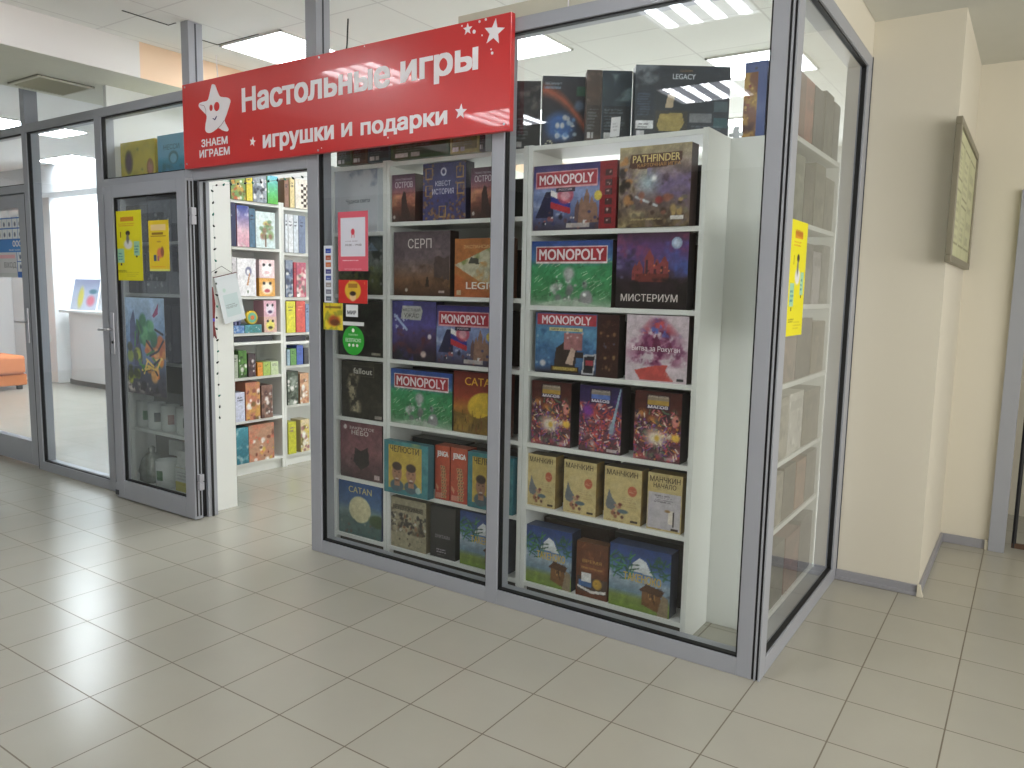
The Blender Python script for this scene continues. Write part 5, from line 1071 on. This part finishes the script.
on_glass('notice', -2.38, -2.155, 1.612, 1.927, YG, A, 'pink-framed white opening hours notice on the glass beside the doorway', 'notice', texts=[('10:00 - 19:00', .52, .44, .54, .035, C(70, 50, 80), .01)])
A = Art(.07, .31, C(226, 230, 240), 2, 500)
for k, c in enumerate((C(90, 100, 120), C(130, 130, 150), C(160, 150, 150), C(70, 90, 170), C(70, 70, 140), C(200, 110, 60), C(180, 90, 60), C(30, 70, 180))): A.rect(.2, .8, .03 + k * .12, .11 + k * .12, c).rect(.3, .7, .055 + k * .12, .07 + k * .12, C(225, 225, 230), .6)
on_glass('payment_sticker', -2.492, -2.424, 1.440, 1.750, YG, A, 'narrow white strip sticker with a column of payment card marks', 'sticker')
A = Art(.22, .125, C(206, 44, 40), 3, 500).spots(12, [C(235, 190, 90)], (0, 1, 0, 1), (.02, .05), .7).ell(.5, .55, .3, .45, C(220, 180, 50), .15).ell(.5, .28, .13, .22, C(236, 200, 150), .3).ell(.5, .42, .13, .12, C(50, 34, 30), .4).rect(.34, .66, .66, .84, C(170, 120, 40))
on_glass('sticker', -2.38, -2.16, 1.440, 1.565, YG, A, 'red and yellow sticker under the pink-framed notice', 'sticker')
A = Art(.153, .148, C(226, 204, 50), 4, 500).ell(.55, .35, .4, .26, C(170, 80, 40), .5).ell(.6, .28, .3, .14, C(110, 60, 34), .4).cloud(4, C(120, 130, 50), .5, 5, .6).rect(.1, .9, .80, .88, C(120, 80, 40), .7)
on_glass('sticker', -2.50, -2.347, 1.290, 1.438, YG - .0008, A, 'yellow picture sticker left of the small white one', 'sticker')
A = Art(.09, .065, C(232, 236, 240), 5, 500)
on_glass('sticker', -2.323, -2.233, 1.367, 1.432, YG, A, 'tiny white sticker with black letters above the green oval', 'sticker', texts=[('МИР', .5, .36, .74, .32, C(30, 34, 50), .03)])
A = Art(.16, .02, C(214, 216, 216), 6, 500)
on_glass('tape_strip', -2.348, -2.188, 1.320, 1.340, YG, A, 'short white strip of tape between the small sticker and the green oval', 'tape')
gs = empty('oval_sticker', (-2.268, YG, 1.239)); MB().prism([(.081 * math.cos(a * math.pi / 20), .08 * math.sin(a * math.pi / 20)) for a in range(40)], -.0008, 0).build('disc', ink(C(44, 160, 50)), gs)
MB().prism([(.010 * math.cos(a * math.pi / 6), .055 + .011 * math.sin(a * math.pi / 6)) for a in range(12)], -.0014, -.0009).build('emblem', ink(W_), gs)
lettering('БЕЗОПАСНО', -.058, .058, -.008, .012, -.0012, ink(C(225, 240, 225)), gs, .01); lettering('ПОКУПКА', -.035, .035, .026, .036, -.0012, ink(C(200, 230, 200)), gs, .01, name='small_lettering')
for k in range(3): MB().prism([(-.03 + k * .03 + .009 * math.cos(a * math.pi / 4), -.026 + .009 * math.sin(a * math.pi / 4)) for a in range(8)], -.0014, -.0009).build('mark', ink(W_), gs)
thing(gs, 'green oval sticker with white marks on the glass', 'sticker')
# posters on the open door leaf (on the inner face of its glass)
YD = -.0608
def a_poster_y(w, h, seed):
    A = Art(w, h, C(232, 222, 20), seed, 330); A.rect(.24, .72, .85, .91, C(214, 130, 30), .8); A.lines_of_print(.18, .80, .78, .84, 2, C(214, 150, 30), .8); A.ell(.5, .68, .09, .04, C(50, 40, 30), .3); A.ell(.5, .52, .2, .09, C(225, 225, 225), .4); A.ell(.49, .60, .07, .09, C(120, 120, 110), .5); A.rect(.70, .90, .36, .56, C(150, 205, 190), .9); A.rect(.08, .34, .26, .46, C(150, 205, 190), .9); A.lines_of_print(.72, .88, .40, .52, 3, C(60, 120, 140)); A.lines_of_print(.12, .32, .30, .42, 3, C(60, 120, 140)); A.rect(.77, .82, .33, .36, C(40, 40, 40)); A.rect(.2, .25, .22, .25, C(40, 40, 40)); A.rect(.22, .25, .62, .70, C(120, 90, 20)); A.lines_of_print(.10, .45, .12, .16, 2, C(120, 110, 20)); A.lines_of_print(.4, .9, .06, .14, 3, C(200, 186, 30)); return A
on_glass('poster', -4.473, -4.138, 1.542, 2.006, YD, a_poster_y(.335, .464, 1), 'larger yellow poster at the top left of the open door glass', 'poster', texts=[('УРОКИ', .48, .89, .44, .05, C(206, 120, 30), .005)])
A = Art(.23, .325, C(236, 206, 40), 2, 400).rect(0, 1, 0, .04, C(225, 225, 120)).rect(.12, .85, .80, .92, C(240, 210, 150)).rect(.16, .72, .72, .76, C(150, 110, 30)).rect(.1, .85, .68, .70, C(190, 150, 40)).ell(.55, .36, .2, .12, C(225, 130, 90), .4).ell(.66, .38, .1, .12, C(150, 90, 70), .4).rect(.22, .36, .2, .32, C(70, 90, 120)).rect(.4, .5, .2, .30, C(190, 110, 120)).ell(.5, .58, .14, .02, C(200, 160, 60), .4).lines_of_print(.1, .9, .08, .12, 1, C(230, 140, 40))
on_glass('poster', -4.06, -3.832, 1.606, 1.931, YD, A, 'smaller orange-yellow poster at the top right of the open door glass', 'poster')
def a_hero(w, h, seed):
    A = Art(w, h, C(130, 170, 214), seed, 300); A.vgrad([(0, C(70, 66, 70)), (.2, C(70, 76, 96)), (.5, C(100, 140, 190)), (1, C(160, 192, 226))]); A.cloud(3, C(190, 210, 232), .5, 4, .5, A.band(.5, 1)); A.poly([(.08, .3), (.12, .75), (.22, .88), (.3, .6), (.34, .3)], C(70, 84, 130)); A.poly([(.2, .3), (.3, .7), (.4, .45), (.42, .3)], C(54, 60, 100))
    A.spots(22, [C(50, 130, 80), C(36, 100, 70), C(90, 170, 110)], (.34, .75, .55, .78), (.05, .09), .9, .4); A.spots(18, [C(180, 190, 40), C(140, 160, 30), C(60, 70, 30)], (.08, .36, .15, .5), (.04, .07), .9, .4); A.spots(22, [C(226, 140, 50), C(200, 100, 40), C(236, 170, 90)], (.5, .98, .2, .6), (.05, .08), .9, .4); A.strokes(20, [C(240, 200, 90), C(60, 130, 60), C(40, 40, 50)], (.1, .95, .15, .65), .14, .016); A.poly([(.70, .82), (.86, .95), (.84, .84), (.74, .80)], C(150, 60, 110)); A.cloud(8, C(200, 190, 180), .52, 8, .9, A.band(0, .14)); A.cloud(9, C(40, 36, 40), .52, 8, .9, A.band(0, .16)); return A.grain(.05)
on_glass('poster', -4.381, -3.917, .775, 1.430, -.0592, a_hero(.464, .655, 5), 'large blue comic-style action poster low on the open door glass', 'poster')
# yellow poster on the side pane
o = sheet('poster', .245, .455, a_poster_y(.245, .455, 8)); o.location = (-.0185, .268, 1.366); o.rotation_euler = (0, 0, math.pi / 2)
lettering('УРОКИ', -.07, .04, .395, .42, -.0008, ink(C(206, 120, 30)), o, .005)
thing(o, 'tall yellow poster on the side glass just behind the corner post', 'poster')
# notice grid on the neighbour's door
A = Art(.46, .50, C(236, 240, 244), 9, 330); bl = C(60, 120, 200)
for k in range(5):
    A.rect(.01 + k * .2, .02 + k * .2, .35, 1, bl)
for v_ in (.97, .80, .62): A.rect(0, 1, v_, v_ + .02, bl)
A.rect(0, 1, .42, .62, C(70, 140, 215)); A.rect(.74, 1, .0, .10, C(50, 110, 200)); A.rect(0, .74, .08, .42, C(225, 225, 228)); A.rect(.05, .66, .32, .38, C(240, 190, 200)); A.rect(.0, .74, 0, .08, C(210, 214, 214)); A.rect(.73, .75, 0, .42, bl); A.rect(.75, 1, .26, .275, bl)
for (x, y) in ((.1, .88), (.3, .88), (.5, .88), (.72, .88), (.9, .88), (.1, .71), (.3, .71), (.5, .71), (.7, .71), (.9, .71), (.86, .34), (.86, .18)): A.ell(x, y, .04, .045, C(120, 130, 150), .3); A.rect(x - .006, x + .008, y - .02, y + .01, C(100, 110, 140))
on_glass('information_sheet', -6.44, -5.99, 1.552, 2.04, .029, A, 'blue and white information sheet on the left glass door', 'information sheet', texts=[('ООО', .77, .56, .34, .10, W_, .05), ('ВХОД', .46, .20, .46, .11, C(110, 112, 120), .01), ('магазин', .7, .455, .5, .03, C(220, 232, 245), .0)])

# ------------------------------------------------------------------ neighbouring hall
CW = mat('counter_laminate', C(226, 230, 232), .4)
ct = empty('reception_counter', (-9.6, 2.83, 0))
pts = [(-1.62, .35), (-1.60, .15), (-1.5, .03), (-1.35, 0), (2.4, 0)]
m_ = MB()
for z0, z1, off in ((.08, 1.07, 0),):
    prof = pts + [(2.4, .5), (-1.62, .5)]
    n = len(m_.v); k = len(prof); m_.v += [(p[0], p[1], z0) for p in prof] + [(p[0], p[1], z1) for p in prof]
    m_.f.append(tuple(n + i for i in reversed(range(k)))); m_.f.append(tuple(n + k + i for i in range(k))); m_.mi += [0, 0]
    for i in range(k): j_ = (i + 1) % k; m_.f.append((n + i, n + j_, n + k + j_, n + k + i)); m_.mi.append(0)
m_.build('body', CW, ct); 
MB().box(-1.66, 2.42, -.04, .54, 1.07, 1.11).build('countertop', CW, ct, bevel=.005)
MB().box(-1.57, 2.38, .035, .48, 0, .08).build('kick_plate', mat('grey_kick_plate', C(120, 124, 126), .4, metal=.4), ct)
thing(ct, 'white reception counter in the neighbouring hall', 'counter')
A = Art(.72, .46, C(170, 190, 225), 11, 120).vgrad([(0, C(200, 205, 220)), (.6, C(190, 205, 230)), (1, C(150, 160, 200))]).ell(.35, .4, .14, .42, C(232, 222, 90), .5).ell(.75, .3, .2, .22, C(225, 120, 140), .5).ell(.8, .6, .2, .1, C(80, 130, 150), .5)
o = sheet('leaflet_stand', .72, .46, A, t=.02); o.location = (-11.08 + .2, 2.95, 1.116); o.rotation_euler = (math.radians(-12), 0, 0)
thing(o, 'picture board with yellow and pink shapes propped on the counter', 'picture board')
A = Art(.5, .36, C(226, 230, 236), 12, 120).ell(.5, .4, .2, .25, C(90, 110, 120), .3).ell(.5, .4, .1, .12, C(200, 210, 215), .3)
o = sheet('leaflet_stand', .5, .36, A, t=.02); o.location = (-10.22, 2.95, 1.116); o.rotation_euler = (math.radians(-12), 0, 0)
thing(o, 'small pale picture board with a grey roundel propped on the counter', 'picture board')
OR = mat('orange_upholstery', C(222, 130, 70), .8, noise=.03, nscale=20)
sf = empty('sofa', (-11.0, 1.5, 0))
MB().box(-.9, 0, -1.1, .70, .06, .22).build('base', OR, sf, bevel=.02); MB().box(-.88, .03, -1.08, .68, .225, .48).build('seat', OR, sf, bevel=.04)
MB().box(-1.05, -.86, -1.1, .70, .06, .72).build('backrest', OR, sf, bevel=.04)
for a in (-.82, -.08):
    for b in (-1.0, .62): MB().box(a - .03, a + .03, b - .03, b + .03, 0, .062).build('leg', BLACK, sf)
thing(sf, 'low orange sofa in the neighbouring hall at the left edge', 'sofa')
o = MB().box(-.3, .3, 0, .02, 0, .11).build('wall_plate', ink(C(80, 100, 190)), bevel=.003); o.location = (-11.62 + .2, 3.975, 2.44)
thing(o, 'blue plate high on the white wall of the neighbouring hall', 'plate')
o = MB().box(-.05, .05, -.05, 0, 0, .09).lathe([(.03, .09), (.03, .12)], seg=12).build('wall_socket', WHITE, bevel=.006); o.location = (-11.55, 2.78, .62)
thing(o, 'small white box fixed low on the pier beside the counter', 'socket')

# ------------------------------------------------------------------ vent, framed notice, right doorway
v = empty('air_vent', (-5.06, -.14, ZR))
MB().box(-.215, .215, -.19, .19, -.006, -.001).build('backing', mat('vent_dark', C(50, 48, 40), .7), v)
MB().box(-.215, .215, -.19, -.165, -.014, 0).box(-.215, .215, .165, .19, -.014, 0).box(-.215, -.19, -.165, .165, -.014, 0).box(.19, .215, -.165, .165, -.014, 0).build('frame', mat('vent_frame', C(205, 204, 190), .5), v, bevel=.002)
SL = mat('vent_slat', C(176, 174, 150), .5)
for k in range(13):
    yy = -.155 + k * .0258
    s_ = MB().box(-.189, .189, -.0125, .0125, -.001, .001).build('slat', SL, v); s_.location = (0, yy, -.0115); s_.rotation_euler = (math.radians(-18), 0, 0)
thing(v, 'square air vent with slats in the soffit above the left partition', 'air vent')
fr = empty('framed_notice', (.402, 1.84, 1.70)); y0, y1 = -.555, .63; FM = mat('pewter_frame', C(140, 134, 116), .45, metal=.3)
m_ = MB(); t = .035
m_.box(0, .028, y0, y1, 0, t).box(0, .028, y0, y1, .675 - t, .675).box(0, .028, y0, y0 + t, t, .675 - t).box(0, .028, y1 - t, y1, t, .675 - t)
m_.build('frame', FM, fr, bevel=.003)
A = Art(1.11, .6, C(196, 196, 160), 13, 110).cloud(4, C(180, 182, 140), .5, 4, .7)
for (x0_, x1_, y0_, y1_) in ((.04, .30, .62, .92), (.04, .30, .1, .55), (.34, .62, .5, .92), (.34, .62, .1, .45), (.66, .96, .1, .92)): A.frame(x0_, x1_, y0_, y1_, C(130, 128, 96), .015).lines_of_print(x0_ + .03, x1_ - .03, y0_ + .05, y1_ - .06, 5, C(140, 138, 110), .5)
s_ = sheet('notice_sheet', 1.11, .6, A, t=.004); s_.parent = fr; s_.rotation_euler = (0, 0, math.pi / 2); s_.location = (.018, (y0 + y1) / 2, .038)
thing(fr, 'grey-framed information board on the beige wall at the right', 'framed notice')
struct(MB().box(.66, .745, 2.46, 2.63, 0, 2.16).box(.745, 1.62, 2.46, 2.63, 2.09, 2.16).box(1.62, 1.70, 2.46, 2.63, 0, 2.16).build('door_3', ALU, bevel=.003))
gt = empty('folding_gate', (.79, 2.55, 0))
for k in range(5): MB().tube([(k * .12, 0, .02), (k * .12, 0, 2.0)], .012, 8).build('bar', BLACK, gt)
MB().box(-.01, .5, -.01, .01, .02, .05).box(-.01, .5, -.01, .01, 1.28, 1.30).build('rail', mat('brown_rail', C(90, 66, 50), .5), gt)
thing(gt, 'black barred gate in the doorway at the right edge', 'gate')

# ------------------------------------------------------------------ world and colour
wd = bpy.data.worlds.new('world'); scn.world = wd; wd.use_nodes = True
wd.node_tree.nodes['Background'].inputs[0].default_value = (.9, .95, 1, 1); wd.node_tree.nodes['Background'].inputs[1].default_value = .25
scn.view_settings.view_transform = 'Standard'; scn.view_settings.look = 'None'; scn.view_settings.gamma = 1.0
scn.view_settings.use_curve_mapping = False; scn.view_settings.exposure = 0.74
scn.cycles.use_denoising = True; scn.cycles.max_bounces = 10; scn.cycles.transparent_max_bounces = 24; scn.cycles.diffuse_bounces = 5; scn.cycles.glossy_bounces = 5
scn.cycles.sample_clamp_indirect = 6
